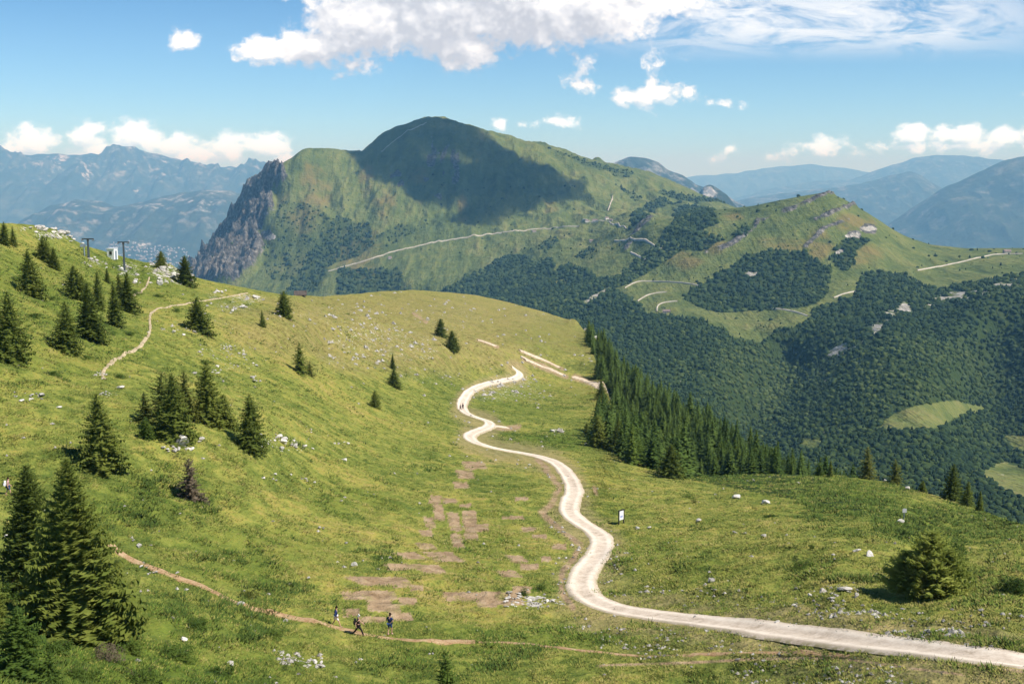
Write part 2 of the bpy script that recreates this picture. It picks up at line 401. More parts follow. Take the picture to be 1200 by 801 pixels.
# ================================================================== mountain, saddle and wooded valley beyond
UM = np.arange(-0.80, 0.80, 1.5 / F)
ML = [
    [(-450, 700, 800), (690, 700, 900), (1700, 720, 800)],
    [(-450, 620, 2600), (0, 560, 2600), (300, 480, 2600), (600, 470, 1700), (800, 575, 1150), (960, 600, 1020), (1100, 615, 980), (1200, 630, 940), (1350, 640, 900), (1700, 640, 900)],
    [(-450, 560, 4200), (0, 500, 4200), (200, 430, 4200), (400, 380, 3800), (600, 385, 2700), (690, 405, 2100), (760, 440, 1800), (820, 478, 1560), (880, 505, 1700), (940, 515, 1450), (1010, 510, 1360), (1090, 500, 1350), (1160, 515, 1560), (1230, 530, 1400), (1400, 540, 1300), (1700, 550, 1300)],
    [(-450, 540, 4500), (0, 480, 4500), (200, 420, 4400), (300, 370, 4300), (500, 355, 3900), (650, 355, 3000), (720, 368, 2500), (800, 388, 2200), (850, 410, 1950), (920, 424, 2180), (1000, 414, 1880), (1050, 402, 1800), (1100, 424, 1720), (1160, 424, 2050), (1230, 425, 1850), (1400, 430, 1750), (1700, 430, 1700)],
    [(-450, 520, 4800), (0, 460, 4800), (200, 400, 4600), (250, 350, 4600), (350, 335, 4450), (450, 332, 4150), (600, 335, 3650), (730, 346, 2780), (800, 361, 2480), (880, 391, 2230), (960, 386, 2130), (1040, 360, 2160), (1100, 382, 2080), (1160, 350, 2160), (1200, 344, 2180), (1400, 330, 2200), (1700, 330, 2200)],
    [(-450, 510, 4900), (0, 450, 4900), (200, 380, 4800), (260, 322, 4800), (350, 310, 4700), (450, 303, 4480), (600, 297, 4250), (700, 312, 3300), (800, 318, 2880), (900, 328, 2680), (1000, 327, 2600), (1100, 330, 2600), (1200, 318, 2550), (1400, 315, 2500), (1700, 315, 2500)],
    [(-450, 500, 5000), (0, 440, 5000), (200, 360, 6000), (225, 326, 5850), (260, 300, 5500), (290, 285, 5200), (320, 270, 5000), (400, 266, 4880), (500, 272, 4750), (600, 268, 4650), (690, 276, 4300), (735, 270, 3800), (760, 262, 3600), (800, 257, 3480), (840, 247, 3430), (880, 242, 3380), (930, 232, 3320), (950, 229, 3300), (968, 226, 3280), (985, 232, 3260), (1000, 240, 3250), (1030, 258, 3240), (1045, 268, 3240), (1060, 276, 3240), (1090, 287, 3230), (1130, 291, 3200), (1200, 291, 3150), (1400, 294, 3050), (1700, 296, 3000)],
    [(-450, 495, 5080), (0, 430, 5080), (200, 350, 6100), (225, 324, 5900), (270, 288, 5550), (300, 262, 5320), (330, 240, 5130), (400, 228, 5180), (500, 215, 5200), (600, 232, 5080), (700, 252, 4850), (760, 266, 4600), (800, 266, 4400), (840, 258, 4300), (880, 252, 4200), (968, 246, 3900), (1030, 275, 3700), (1090, 300, 3650), (1200, 312, 3550), (1700, 320, 3500)],
    [(-450, 490, 5150), (0, 420, 5150), (180, 350, 6300), (225, 321, 5960), (235, 305, 5910), (250, 290, 5830), (263, 268, 5740), (275, 253, 5660), (287, 228, 5570), (300, 213, 5480), (316, 199, 5370), (330, 193, 5320), (345, 185, 5360), (358, 177, 5420), (375, 174, 5480), (390, 175.5, 5520), (405, 177.5, 5550),
     (424, 182, 5590), (430, 176, 5640), (442, 165, 5680), (455, 156, 5700), (470, 148.5, 5720), (485, 144, 5740), (500, 142, 5750), (515, 142, 5760), (530, 144.5, 5770), (545, 148, 5780), (565, 153, 5790), (590, 160, 5800), (620, 169, 5800), (645, 176, 5800), (680, 187, 5780), (700, 192, 5760), (740, 203, 5720), (770, 211, 5690), (800, 221, 5650), (830, 232, 5600), (850, 239, 5570), (900, 258, 5500), (1000, 295, 5400), (1200, 350, 5300), (1700, 400, 5200)],
    [(-450, 560, 5800), (0, 500, 5800), (225, 350, 6400), (330, 225, 5900), (424, 205, 6000), (500, 165, 6200), (645, 195, 6300), (800, 240, 6200), (850, 262, 6100), (1000, 330, 5900), (1700, 450, 5800)],
    [(-450, 500, 8200), (0, 480, 8200), (225, 400, 8200), (500, 300, 8500), (800, 320, 8500), (1000, 360, 8200), (1700, 420, 8000)],
]
vs_ = [polyline(l, UM, 1 if i == 8 else (2 if i == 6 else 10)) for i, l in enumerate(ML)]
vM = np.array([a for a, b in vs_]); sM = np.array([b for a, b in vs_])
sM = np.maximum.accumulate(sM + np.arange(len(ML))[:, None] * 1e-4, 0)
CNT = [20, 60, 70, 50, 60, 50, 46, 60, 20, 12]
M = Grid(UM, pchip_rows(vM, CNT), pchip_rows(sM, CNT))
rowM = np.concatenate([np.arange(c) / c + i for i, c in enumerate(CNT)] + [[len(CNT)]])[:, None]
mpx, mpy = M.pxpy()
MX, MY = M.X, M.Y
# relief: keep both skylines, break up everything else
crestw = np.minimum(1, np.abs(rowM - 8) / 0.6) * 0.85 + 0.15
right = sstep(690, 800, mpx)
crestw = np.where((rowM > 5) & (rowM < 7.2), crestw * (1 - right) + right * (0.2 + 0.8 * np.minimum(1, np.abs(rowM - 6) / 0.7)), crestw)
hills_ = 42 * fbm(MX / 900, MY / 900, 3, 101) + 26 * fbm(MX / 300, MY / 420, 4, 111)
gull = 34 * ridged((MX + 0.25 * MY) / 330, MY / 1300, 4, 121) + 10 * ridged(MX / 110, MY / 260, 3, 131)
mtn = sstep(4.6, 6.5, rowM) * (1 - sstep(780, 900, mpx))
wood = (1 - sstep(3.6, 4.6, rowM))
relief = (hills_ * (0.5 + 0.55 * wood) + gull * (0.35 + 1.35 * mtn)) * crestw
# the steep west cliff of the mountain
cl = inpoly(mpx, mpy, [(205, 345), (225, 315), (262, 268), (287, 226), (318, 194), (333, 206), (338, 226), (318, 240), (322, 262), (300, 286), (312, 300), (296, 325), (280, 332), (230, 345)])
clf = cl.astype(float)
for _ in range(10):
    clf[1:-1, 1:-1] = (clf[1:-1, 1:-1] * 2 + clf[:-2, 1:-1] + clf[2:, 1:-1] + clf[1:-1, :-2] + clf[1:-1, 2:]) / 6
relief += clf * (75 * ridged(MX / 120, MY / 220, 4, 141) + 46 * ridged(MX / 42, MY / 90, 4, 151)) * np.minimum(1, np.abs(rowM - 8) / .6) ** 1.05
face = sstep(1.3, 0.2, ((mpx - 545) / 130) ** 2 + ((mpy - 205) / 75) ** 2) * (rowM > 5.5)
relief += face * 24 * ridged((MX - 0.1 * MY) / 95, MY / 520, 4, 161) * crestw
sky = np.abs(rowM - 8) < 0.12
relief += sky * (5 + 16 * sstep(335, 315, mpx)) * fbm(MX / 55, MX * 0 + 3, 4, 171) * sstep(760, 300, mpx)
# strata ribs on the right hill and limestone bands above the woods
RIBS = [[(828, 300), (846, 296), (861, 288), (884, 270), (889, 259)], [(894, 259), (915, 251), (935, 244), (960, 233), (978, 227)], [(944, 292), (955, 281), (965, 271), (980, 265), (994, 260)], [(955, 259), (980, 250), (1003, 240)],
        [(733, 296), (748, 272), (775, 252), (800, 248)]]
rib = np.zeros(M.Y.shape)
for l in RIBS: rib = np.maximum(rib, sstep(4.5, 1.0, dist_line(mpx, mpy + 1.2 * fbm(MX / 60, MY / 60, 3, 181), l)) * ((rowM > 3) & (rowM < 6.1)))
rib *= np.clip(0.72 + 1.2 * fbm(MX / 70, MY / 70, 3, 195), 0, 1)
relief += rib * (7 + 12 * ridged(MX / 30, MY / 30, 3, 191))
CLIFFS = [([(966, 414), (985, 408), (1003, 402), (1012, 393), (1024, 388), (1030, 375), (1040, 366), (1052, 363), (1062, 360)], 9), ([(1085, 358), (1110, 350), (1140, 347), (1160, 341), (1172, 336), (1186, 333), (1204, 328), (1230, 326), (1300, 330)], 7), ([(686, 362), (700, 352), (712, 344)], 4)]
band = np.zeros(M.Y.shape)
for l, w in CLIFFS: band = np.maximum(band, sstep(w, w * 0.3, dist_line(mpx, mpy + 5 * fbm(MX / 50, MY / 80, 3, 201), l)) * ((rowM > 2) & (rowM < 5)) * np.clip(0.55 + 1.4 * fbm(MX / 38, MY / 120, 3, 207), 0, 1))
M.Z += relief * np.clip(MY / 5000, 0, 1) ** 0.95
mvis_px, mvis_py = M.pxpy()
MV = M.Z / M.Y
run = np.maximum.accumulate(MV, 0)
mvis = MV >= run - 0.004
slope = np.hypot(np.gradient(M.Z, axis=0) / np.maximum(np.gradient(M.Y, axis=0), 1), np.gradient(M.Z, axis=1) / np.gradient(M.X, axis=1))
ROCKP = [[(425, 183), (440, 168), (470, 152), (500, 150), (540, 165), (545, 200), (560, 240), (545, 245), (520, 225), (480, 200), (455, 190)], [(690, 175), (725, 185), (690, 205), (640, 182)]]
rock = np.maximum(clf, rib)
rock = np.maximum(rock, 0.85 * sstep(1.15, .25, ((mpx - 516 - 0.35 * (mpy - 200)) / 34) ** 2 + ((mpy - 198) / 40) ** 2 + 1.0 * ridged(MX / 70, MY / 300, 3, 211)) * (rowM > 5.5))
for x, y, r_ in [(513, 245, 5), (464, 218, 8), (275, 318, 16), (312, 283, 8), (1019, 270, 12), (1000, 278, 10), (985, 296, 6), (470, 230, 5), (500, 226, 4)]:
    rock = np.maximum(rock, sstep(1, .5, ((mpx - x) / r_) ** 2 + ((mpy - y) / (r_ * .6)) ** 2 + 0.8 * fbm(MX / 40, MY / 40, 3, 215)))
pale = np.maximum(band, 0)
for x, y, rx, ry in [(1019, 270, 12, 3), (1000, 278, 9, 3), (985, 296, 6, 2), (318, 286, 7, 3), (880, 325, 8, 3)]:
    pale = np.maximum(pale, sstep(1.1, .5, ((mpx - x) / rx) ** 2 + ((mpy - y) / ry) ** 2 + 0.8 * fbm(MX / 30, MY / 30, 3, 216)) * ((rowM > 3)))
rust = np.zeros(M.Y.shape)
for x, y, rx, ry in [(835, 290, 22, 14), (860, 255, 14, 6), (920, 288, 40, 8), (960, 290, 16, 20), (1000, 262, 25, 12), (490, 222, 16, 9), (450, 250, 14, 22), (543, 258, 7, 16), (646, 253, 9, 10), (1005, 300, 30, 16), (430, 215, 10, 18), (370, 228, 20, 30), (420, 300, 30, 30), (800, 310, 25, 12), (355, 262, 18, 22)]:
    rust = np.maximum(rust, .75 * sstep(1.3, .2, ((mpx - x) / rx) ** 2 + ((mpy - y) / ry) ** 2 + 0.9 * fbm(MX / 90, MY / 90, 3, 221)))
# woods
BIG = [(1760, 325), (1200, 322), (1137, 332), (1103, 339), (1083, 337), (1063, 322), (1029, 318), (1012, 319), (1006, 336), (999, 346), (968, 358), (952, 362), (948, 374), (928, 384), (911, 384), (891, 400), (861, 394), (824, 375), (800, 371), (759, 366), (742, 352), (700, 346), (514, 343), (480, 352), (480, 720), (1760, 760)]
WOODS = [BIG, [(510, 346), (514, 338), (540, 326), (562, 318), (592, 299), (616, 301), (632, 311), (646, 304), (650, 320), (664, 309), (686, 317), (703, 331), (723, 328), (757, 301), (805, 272), (815, 292), (775, 314), (740, 333), (733, 350), (720, 356)],
         [(800, 354), (810, 340), (844, 325), (881, 300), (911, 296), (942, 298), (975, 315), (968, 349), (945, 359), (891, 364), (844, 367)], [(972, 305), (980, 291), (992, 280), (1024, 284), (1002, 295), (1002, 312), (985, 320)],
         [(795, 255), (834, 247), (842, 265), (820, 275), (848, 284), (828, 296), (790, 300), (770, 290)], [(858, 280), (868, 268), (876, 272), (872, 284)],
         [(330, 350), (395, 256), (434, 271), (438, 296), (400, 310), (385, 314), (370, 345)], [(392, 350), (398, 318), (420, 318), (467, 316), (478, 336), (470, 350)], [(735, 275), (745, 258), (775, 243), (800, 247), (760, 262)], [(443, 285), (470, 272), (488, 282), (462, 292)],
         [(620, 296), (636, 288), (652, 281), (656, 288), (640, 297)], [(672, 302), (690, 292), (704, 298), (690, 306)], [(640, 178), (700, 186), (745, 206), (738, 213), (690, 203)], [(330, 248), (350, 246), (390, 262), (350, 335), (318, 330), (306, 312)], [(770, 236), (775, 230), (830, 236), (850, 240), (800, 240)],
         [(720, 222), (735, 225), (755, 241), (742, 243)]]
OPEN = [[(1029, 501), (1040, 488), (1056, 478), (1086, 469), (1123, 471), (1150, 474), (1154, 480), (1113, 491), (1093, 505), (1060, 506)], [(938, 511), (965, 513), (958, 529), (940, 522)], [(1178, 511), (1240, 506), (1240, 540), (1190, 524)], [(1146, 560), (1174, 540), (1260, 570), (1260, 620), (1194, 588), (1162, 572)],
        [(718, 342), (750, 333), (785, 330), (800, 345), (770, 352), (735, 350)], [(648, 335), (662, 327), (664, 335)]]
wd = np.zeros(M.Y.shape)
for i, p in enumerate(WOODS):
    k = 1.0 if i < 6 else (0.7 if i in (6, 7, 8, 14) else 0.45)
    wd = np.maximum(wd, k * inpoly(mpx + 4 * fbm(MX / 60, MY / 60, 2, 231), mpy + 2 * fbm(MX / 60, MY / 60, 2, 233), p))
wd = np.maximum(wd, .022 * (rowM > 3.2) * (rowM < 6.05) * (mpx > 690) + .02 * (rowM > 5) * (mpx < 690) * (mpy > 225)); wd *= (rowM < 7.9)
for p in OPEN: wd *= ~inpoly(mpx + 5 * fbm(MX / 50, MY / 50, 2, 235), mpy + 2 * fbm(MX / 60, MY / 60, 2, 237), p)
wd *= (band < 0.4) * (pale < 0.4)
spur = sstep(1.2, .3, ((mpx - 1075) / 90) ** 2 + ((mpy - 440) / 50) ** 2 + 0.5 * fbm(MX / 120, MY / 120, 3, 241)) + 0.8 * sstep(1.2, .3, ((mpx - 880) / 60) ** 2 + ((mpy - 440) / 60) ** 2)
# ================================================================== camera, sky, sun, air
cam = bpy.data.cameras.new('camera'); cam.sensor_width = 36; cam.lens = 36 * F / 1200; cam.clip_start = 0.5; cam.clip_end = 120000
co = bpy.data.objects.new('camera', cam); COL.objects.link(co); co.rotation_euler = (math.pi / 2 - TH, 0, 0)
scene.camera = co
SUN_EL, SUN_AZ = 51.0, 116.0           # azimuth clockwise from the view direction
sd = Vector((math.sin(R(SUN_AZ)) * math.cos(R(SUN_EL)), math.cos(R(SUN_AZ)) * math.cos(R(SUN_EL)), math.sin(R(SUN_EL))))
sl = bpy.data.lights.new('sun', 'SUN'); sl.energy = 4.6; sl.angle = R(0.53); sl.color = (1.0, 0.955, 0.88)
so = bpy.data.objects.new('sun', sl); COL.objects.link(so); so.rotation_euler = sd.to_track_quat('Z', 'Y').to_euler(); so.location = (0, 0, 50)

w = bpy.data.worlds.new('World'); scene.world = w; w.use_nodes = True
wt = w.node_tree; wt.nodes.clear(); nt = NT(wt)
wo = nt.n('ShaderNodeOutputWorld'); bg = nt.n('ShaderNodeBackground'); bg.inputs['Strength'].default_value = 0.1
wt.links.new(bg.outputs[0], wo.inputs['Surface'])
skyn = nt.n('ShaderNodeTexSky', sky_type='NISHITA'); skyn.sun_disc = False
skyn.sun_elevation = R(SUN_EL); skyn.sun_rotation = R(SUN_AZ); skyn.altitude = 1750; skyn.air_density = 1.0; skyn.dust_density = 0.4; skyn.ozone_density = 3.0

# clouds live in the sky shader as densities over the direction: slopes x/y and z/y
def cloud_group():
    g = bpy.data.node_groups.new('cloud_density', 'ShaderNodeTree')
    g.interface.new_socket('P', in_out='INPUT', socket_type='NodeSocketVector')
    g.interface.new_socket('D', in_out='OUTPUT', socket_type='NodeSocketFloat')
    gi = g.nodes.new('NodeGroupInput'); go = g.nodes.new('NodeGroupOutput'); k = NT(g)
    P = gi.outputs[0]
    # (px, py, rx, ry, strength, softness group)
    E = [(318, 60, 66, 18, 1.3), (365, 56, 66, 26, 1.7), (430, 24, 90, 54, 2.3), (520, 18, 100, 56, 2.5), (545, 52, 46, 36, 1.8), (620, 8, 130, 56, 2.4), (700, 4, 100, 50, 2), (560, -40, 280, 70, 2.4), (425, 74, 34, 14, .6), (770, 6, 70, 22, 1),
         (219, 46, 20, 13, .7), (770, 112, 50, 19, 1.2), (735, 112, 28, 15, 1), (692, 80, 24, 20, .75), (685, 100, 20, 14, .5), (768, 76, 30, 14, .5), (585, 146, 14, 10, 1), (655, 143, 26, 11, 1.1), (626, 144, 22, 8, .7), (845, 118, 26, 9, .5),
         (36, 166, 48, 22, 1.4), (100, 160, 30, 22, 1.3), (8, 175, 34, 18, 1.2), (165, 160, 42, 24, 1.5), (205, 170, 34, 18, 1.3), (265, 174, 36, 24, 1.4), (312, 172, 42, 20, 1.3), (235, 182, 70, 13, 1.2), (120, 178, 70, 13, 1.1), (335, 186, 34, 10, .8),
         (960, 172, 38, 15, 1.15), (930, 176, 16, 14, .6), (985, 180, 60, 8, .5), (905, 183, 10, 8, .55), (1070, 157, 24, 15, 1.2), (1125, 159, 44, 16, 1.3), (1180, 160, 34, 13, 1), (1120, 172, 100, 11, .9), (1230, 165, 60, 20, .8), (855, 176, 12, 8, .5), (846, 186, 14, 5, .4), (-60, 170, 60, 22, .9), (1350, 100, 120, 30, .8), (-200, 60, 120, 40, .9)]
    env = None
    for px, py, rx, ry, st in E:
        u, v = ray(px, py)
        d = k.vmath('SUBTRACT', P, (float(u), float(v), 0))
        d = k.vmath('MULTIPLY', d, (F / rx, F / ry, 0))
        L = k.vmath('LENGTH', d, out='Value')
        e = k.math('MULTIPLY_ADD', L, -st, st)
        env = e if env is None else k.math('SMOOTH_MAX', env, e, 0.12)
    Ps = k.vmath('MULTIPLY', P, (1.0, 1.25, 1.0))
    n1 = k.noise(Ps, 30, 9, 0.62, 0.25)
    n2 = k.noise(Ps, 95, 7, 0.62, 0.15)
    vor = k.voro(k.vmath('ADD', Ps, k.vmath('SCALE', Ps)) if False else Ps, 75, 'SMOOTH_F1')
    a = k.math('MULTIPLY_ADD', k.math('SUBTRACT', n1, 0.5), 2.6, env)
    a = k.math('MULTIPLY_ADD', k.math('SUBTRACT', n2, 0.5), 1.7, a)
    a = k.math('MULTIPLY_ADD', k.math('SUBTRACT', 0.42, vor), 0.35, a)
    g.links.new(a, go.inputs[0])
    return g
tc = nt.n('ShaderNodeTexCoord').outputs['Generated']
sx = nt.n('ShaderNodeSeparateXYZ'); nt.set(sx.inputs[0], tc)
yy = nt.math('MAXIMUM', sx.outputs[1], 0.02)
cu_, cv_ = nt.math('DIVIDE', sx.outputs[0], yy), nt.math('DIVIDE', sx.outputs[2], yy)
cb = nt.n('ShaderNodeCombineXYZ'); nt.set(cb.inputs[0], cu_); nt.set(cb.inputs[1], cv_)
P = cb.outputs[0]
cg = cloud_group()
def dens(off):
    q = nt.n('ShaderNodeGroup'); q.node_tree = cg
    nt.set(q.inputs[0], nt.vmath('ADD', P, off)); return q.outputs[0]
d0 = dens((0, 0, 0)); d1 = dens((0.006, 0.011, 0)); d2 = dens((0.022, 0.034, 0))
cov = nt.map(d0, 0.05, 0.85)
lit = nt.math('MULTIPLY_ADD', nt.math('SUBTRACT', d0, d1), 0.55, 0.80)  # sunward light and grey self-shade of the clouds, put into their colour
lit = nt.math('MULTIPLY_ADD', nt.math('MINIMUM', nt.math('MAXIMUM', d2, 0.0), 2.2), -0.34, lit, clamp=True)
ccol0 = nt.ramp(lit, [(0.0, (4.2, 4.5, 5.1)), (0.45, (6.1, 6.4, 6.9)), (0.95, (8.9, 8.8, 8.5))])
# thin high veil
cir = nt.vmath('MULTIPLY', P, (13.0, 48.0, 1))
ci = nt.noise(cir, 1.0, 9, 0.66, 0.9)
u_, v_ = ray(960, 22)
veil = nt.math('MULTIPLY', nt.map(nt.math('ABSOLUTE', nt.math('SUBTRACT', cu_, float(u_))), 0.27, 0.06), nt.map(nt.math('ABSOLUTE', nt.math('SUBTRACT', cv_, float(v_))), 0.040, 0.004))
veil = nt.math('MULTIPLY', veil, nt.map(ci, 0.33, 0.60), clamp=True)
inf = nt.math('GREATER_THAN', sx.outputs[1], 0.05)
cov = nt.math('MULTIPLY', cov, inf); veil = nt.math('MULTIPLY', veil, inf)
tint = nt.ramp(nt.map(cv_, 0.0, 0.20, smooth=False), [(0.0, (0.56, 0.82, 1.02)), (0.25, (0.61, 0.84, 0.99)), (0.6, (0.54, 0.76, 0.91)), (1.0, (0.38, 0.62, 0.79))])
skyc = nt.mix(inf, (0.55, 0.82, 1.0, 1), tint)
skyc = nt.mix(1.0, skyn.outputs[0], skyc, 'MULTIPLY')
low = nt.map(cv_, 0.085, 0.02, 1.0, 1.34)
sn = nt.n('ShaderNodeVectorMath', operation='SCALE'); nt.set(sn.inputs[0], nt.mix(nt.map(cv_, 0.085, 0.02), ccol0, nt.vmath('MULTIPLY', ccol0, (.70, .93, 1.13)))); nt.set(sn.inputs['Scale'], low); ccol = sn.outputs[0]
skyc = nt.mix(nt.math('MULTIPLY', veil, 0.85), skyc, (7.6, 7.9, 8.1, 1))
skyc = nt.mix(cov, skyc, ccol)
nt.set(bg.inputs['Color'], skyc)

# the air: one closed box, thin blue haze
def box_mesh(name, x0, x1, y0, y1, z0, z1):
    v = [(x, y, z) for z in (z0, z1) for y in (y0, y1) for x in (x0, x1)]
    f = [0, 2, 3, 1, 4, 5, 7, 6, 0, 1, 5, 4, 2, 6, 7, 3, 0, 4, 6, 2, 1, 3, 7, 5]
    return raw_mesh(name, v, f, [4] * 6)
HAZE_D = 4.5e-5
hm = bpy.data.materials.new('haze_air'); hm.use_nodes = True; hm.node_tree.nodes.clear(); k = NT(hm.node_tree)
ho = k.n('ShaderNodeOutputMaterial'); pv = k.n('ShaderNodeVolumePrincipled')
pv.inputs['Color'].default_value = (0.27, 0.63, 1.0, 1); pv.inputs['Absorption Color'].default_value = (1, 1, 1, 1)
pv.inputs['Density'].default_value = HAZE_D; pv.inputs['Anisotropy'].default_value = 0.0
hm.node_tree.links.new(pv.outputs[0], ho.inputs['Volume'])
hz = link('haze', box_mesh('haze', -60000, 60000, -400, 56000, -1802, 1075), hm); tag(hz, kind='stuff')

w.cycles.sampling_method = 'MANUAL'; w.cycles.sample_map_resolution = 512
scene.render.engine = 'CYCLES'
cy = scene.cycles
cy.use_denoising = True
try: cy.denoiser = 'OPENIMAGEDENOISE'
except Exception: pass
cy.max_bounces = 4; cy.diffuse_bounces = 2; cy.glossy_bounces = 1; cy.transmission_bounces = 2; cy.transparent_max_bounces = 6; cy.volume_bounces = 0
cy.use_adaptive_sampling = True; cy.adaptive_threshold = 0.01
cy.caustics_reflective = False; cy.caustics_refractive = False
vs = scene.view_settings; vs.view_transform = 'Standard'; vs.look = 'None'; vs.gamma = 1; vs.exposure = 0.60
scene.display_settings.display_device = 'sRGB'
# ================================================================== materials of the ground
def build_meadow(nt, b):
    p = nt.pos()
    p2 = nt.vmath('MULTIPLY', p, (1, 1, 0.6))
    n0 = nt.noise(p2, 0.016, 4); n1 = nt.noise(p2, 0.085, 4, 0.6, 0.5); n2 = nt.noise(p2, 0.55, 5, 0.65); n3 = nt.noise(p2, 3.0, 3, 0.7)
    f = nt.math('MULTIPLY_ADD', n0, 0.45, nt.math('MULTIPLY', n1, 0.55))
    f = nt.math('MULTIPLY_ADD', nt.math('SUBTRACT', n2, 0.5), 0.80, f)
    f = nt.math('MULTIPLY_ADD', nt.math('SUBTRACT', n3, 0.5), 0.35, f)
    f = nt.math('MULTIPLY_ADD', nt.math('SUBTRACT', f, 0.5), 1.45, 0.5)
    c = nt.ramp(f, [(0.18, (0.068, 0.100, 0.020)), (0.42, (0.148, 0.174, 0.034)), (0.57, (0.230, 0.234, 0.050)), (0.70, (0.280, 0.240, 0.055)), (0.85, (0.33, 0.26, 0.09))])
    nb_ = nt.noise(p2, 0.28, 5, 0.7)
    c = nt.mix(nt.math('MULTIPLY', nt.attr('dry'), nt.map(nb_, 0.32, 0.62, 0.25, 1.0)), c, nt.ramp(n2, [(0.3, (0.17, 0.14, 0.045)), (0.7, (0.31, 0.26, 0.095))]))
    lu = nt.attr('lush')
    c = nt.mix(nt.math('MULTIPLY', lu, nt.map(n2, 0.3, 0.6, 0.35, 0.9)), c, nt.ramp(n2, [(0.3, (0.045, 0.075, 0.012)), (0.7, (0.105, 0.165, 0.020))]))
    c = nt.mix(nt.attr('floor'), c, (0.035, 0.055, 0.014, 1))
    so_ = nt.attr('soil')
    sc_ = nt.ramp(n2, [(0.25, (0.17, 0.108, 0.055)), (0.55, (0.33, 0.235, 0.140)), (0.8, (0.44, 0.34, 0.215))])
    c = nt.mix(nt.math('MULTIPLY', so_, nt.map(n3, 0.2, 0.5, 0.7, 1.15), clamp=True), c, sc_)
    st = nt.attr('scree')
    vo = nt.voro(p, 1.3); vo2 = nt.voro(p, 0.45)
    m = nt.math('MAXIMUM', nt.map(nt.math('SUBTRACT', vo, nt.math('MULTIPLY', st, 0.36)), 0.06, -0.04), nt.map(nt.math('SUBTRACT', vo2, nt.math('MULTIPLY', st, 0.36)), 0.04, -0.05))
    m = nt.math('MULTIPLY', m, nt.map(st, 0.05, 0.25))
    c = nt.mix(m, c, nt.ramp(n3, [(0.3, (0.36, 0.33, 0.28)), (0.7, (0.62, 0.58, 0.52))]))
    hgt = nt.math('MULTIPLY_ADD', n3, 0.35, nt.math('MULTIPLY_ADD', nb_, 1.6, n2))
    nt.set(b.inputs['Normal'], nt.bump(hgt, 0.9, 0.45))
    return c
MAT_MEADOW = material('meadow_grass', build_meadow, 0.95, 0.05)

def build_mountain(nt, b):
    p = nt.pos()
    n0 = nt.noise(p, 0.0022, 4); n1 = nt.noise(p, 0.012, 5, 0.6); n2 = nt.noise(p, 0.06, 4, 0.65)
    f = nt.math('MULTIPLY_ADD', n0, 0.5, nt.math('MULTIPLY', n1, 0.5)); f = nt.math('MULTIPLY_ADD', nt.math('SUBTRACT', n2, 0.5), 0.35, f)
    st_ = nt.noise(nt.vmath('MULTIPLY', p, (1, .16, .16)), .022, 5, .65)
    f = nt.math('MULTIPLY_ADD', nt.math('SUBTRACT', st_, 0.5), 0.6, f)
    c = nt.ramp(f, [(0.30, (0.052, 0.075, 0.022)), (0.45, (0.095, 0.122, 0.034)), (0.6, (0.145, 0.160, 0.048)), (0.75, (0.20, 0.18, 0.065))])
    c = nt.mix(nt.math('MULTIPLY', nt.attr('rust'), nt.map(n1, 0.35, 0.6, 0.1, 0.85)), c, (0.19, 0.135, 0.048, 1))
    c = nt.mix(nt.math('MULTIPLY', nt.attr('wood'), 0.9), c, (0.028, 0.048, 0.014, 1))
    rk = nt.ramp(n2, [(0.34, (0.030, 0.031, 0.029)), (0.52, (0.095, 0.09, 0.08)), (0.72, (0.26, 0.245, 0.215))])
    rm = nt.map(nt.math('MULTIPLY_ADD', nt.math('SUBTRACT', n2, 0.5), 0.9, nt.attr('rock')), 0.35, 0.6)
    c = nt.mix(rm, c, rk)
    n2v = nt.noise(nt.vmath('MULTIPLY', p, (1, .4, .18)), .11, 4, .65)
    pl = nt.ramp(n2v, [(0.3, (0.14, 0.13, 0.10)), (0.65, (0.44, 0.41, 0.36))])
    pm = nt.map(nt.math('MULTIPLY_ADD', nt.math('SUBTRACT', n2v, 0.5), 2.4, nt.attr('pale')), 0.40, 0.7)
    c = nt.mix(pm, c, pl)
    nt.set(b.inputs['Normal'], nt.bump(nt.math('ADD', nt.math('ADD', n1, st_), nt.math('MULTIPLY', n2, 0.45)), 0.8, 24.0))
    return c
MAT_MOUNT = material('mountain_slope', build_mountain, 0.95, 0.05)

def build_range(nt, b):
    p = nt.pos()
    n0 = nt.noise(p, 0.0009, 6, 0.6); n1 = nt.noise(p, 0.006, 5, 0.65)
    c = nt.ramp(nt.math('MULTIPLY_ADD', n1, 0.4, nt.math('MULTIPLY', n0, 0.6)), [(0.3, (0.014, 0.025, 0.016)), (0.54, (0.032, 0.046, 0.028)), (0.68, (0.11, 0.12, 0.085))])
    rk = nt.math('MULTIPLY', nt.attr('rock'), nt.map(nt.noise(p, 0.0035, 6, 0.72), 0.50, 0.66), clamp=True)
    c = nt.mix(rk, c, (0.40, 0.38, 0.34, 1))
    nt.set(b.inputs['Normal'], nt.bump(nt.math('ADD', n0, n1), 0.6, 90.0))
    return c
MAT_RANGE = material('far_range', build_range, 0.95, 0.05)

near_o = link('meadow_ground', grid_mesh('meadow_ground', G, {'soil': soil, 'lush': lush, 'scree': scree, 'dry': dry, 'floor': wfl}), MAT_MEADOW); tag(near_o, kind='structure')
mount_o = link('mountain_terrain', grid_mesh('mountain_terrain', M, {'wood': wd, 'rock': rock, 'pale': pale, 'rust': rust}), MAT_MOUNT); tag(mount_o, kind='structure')

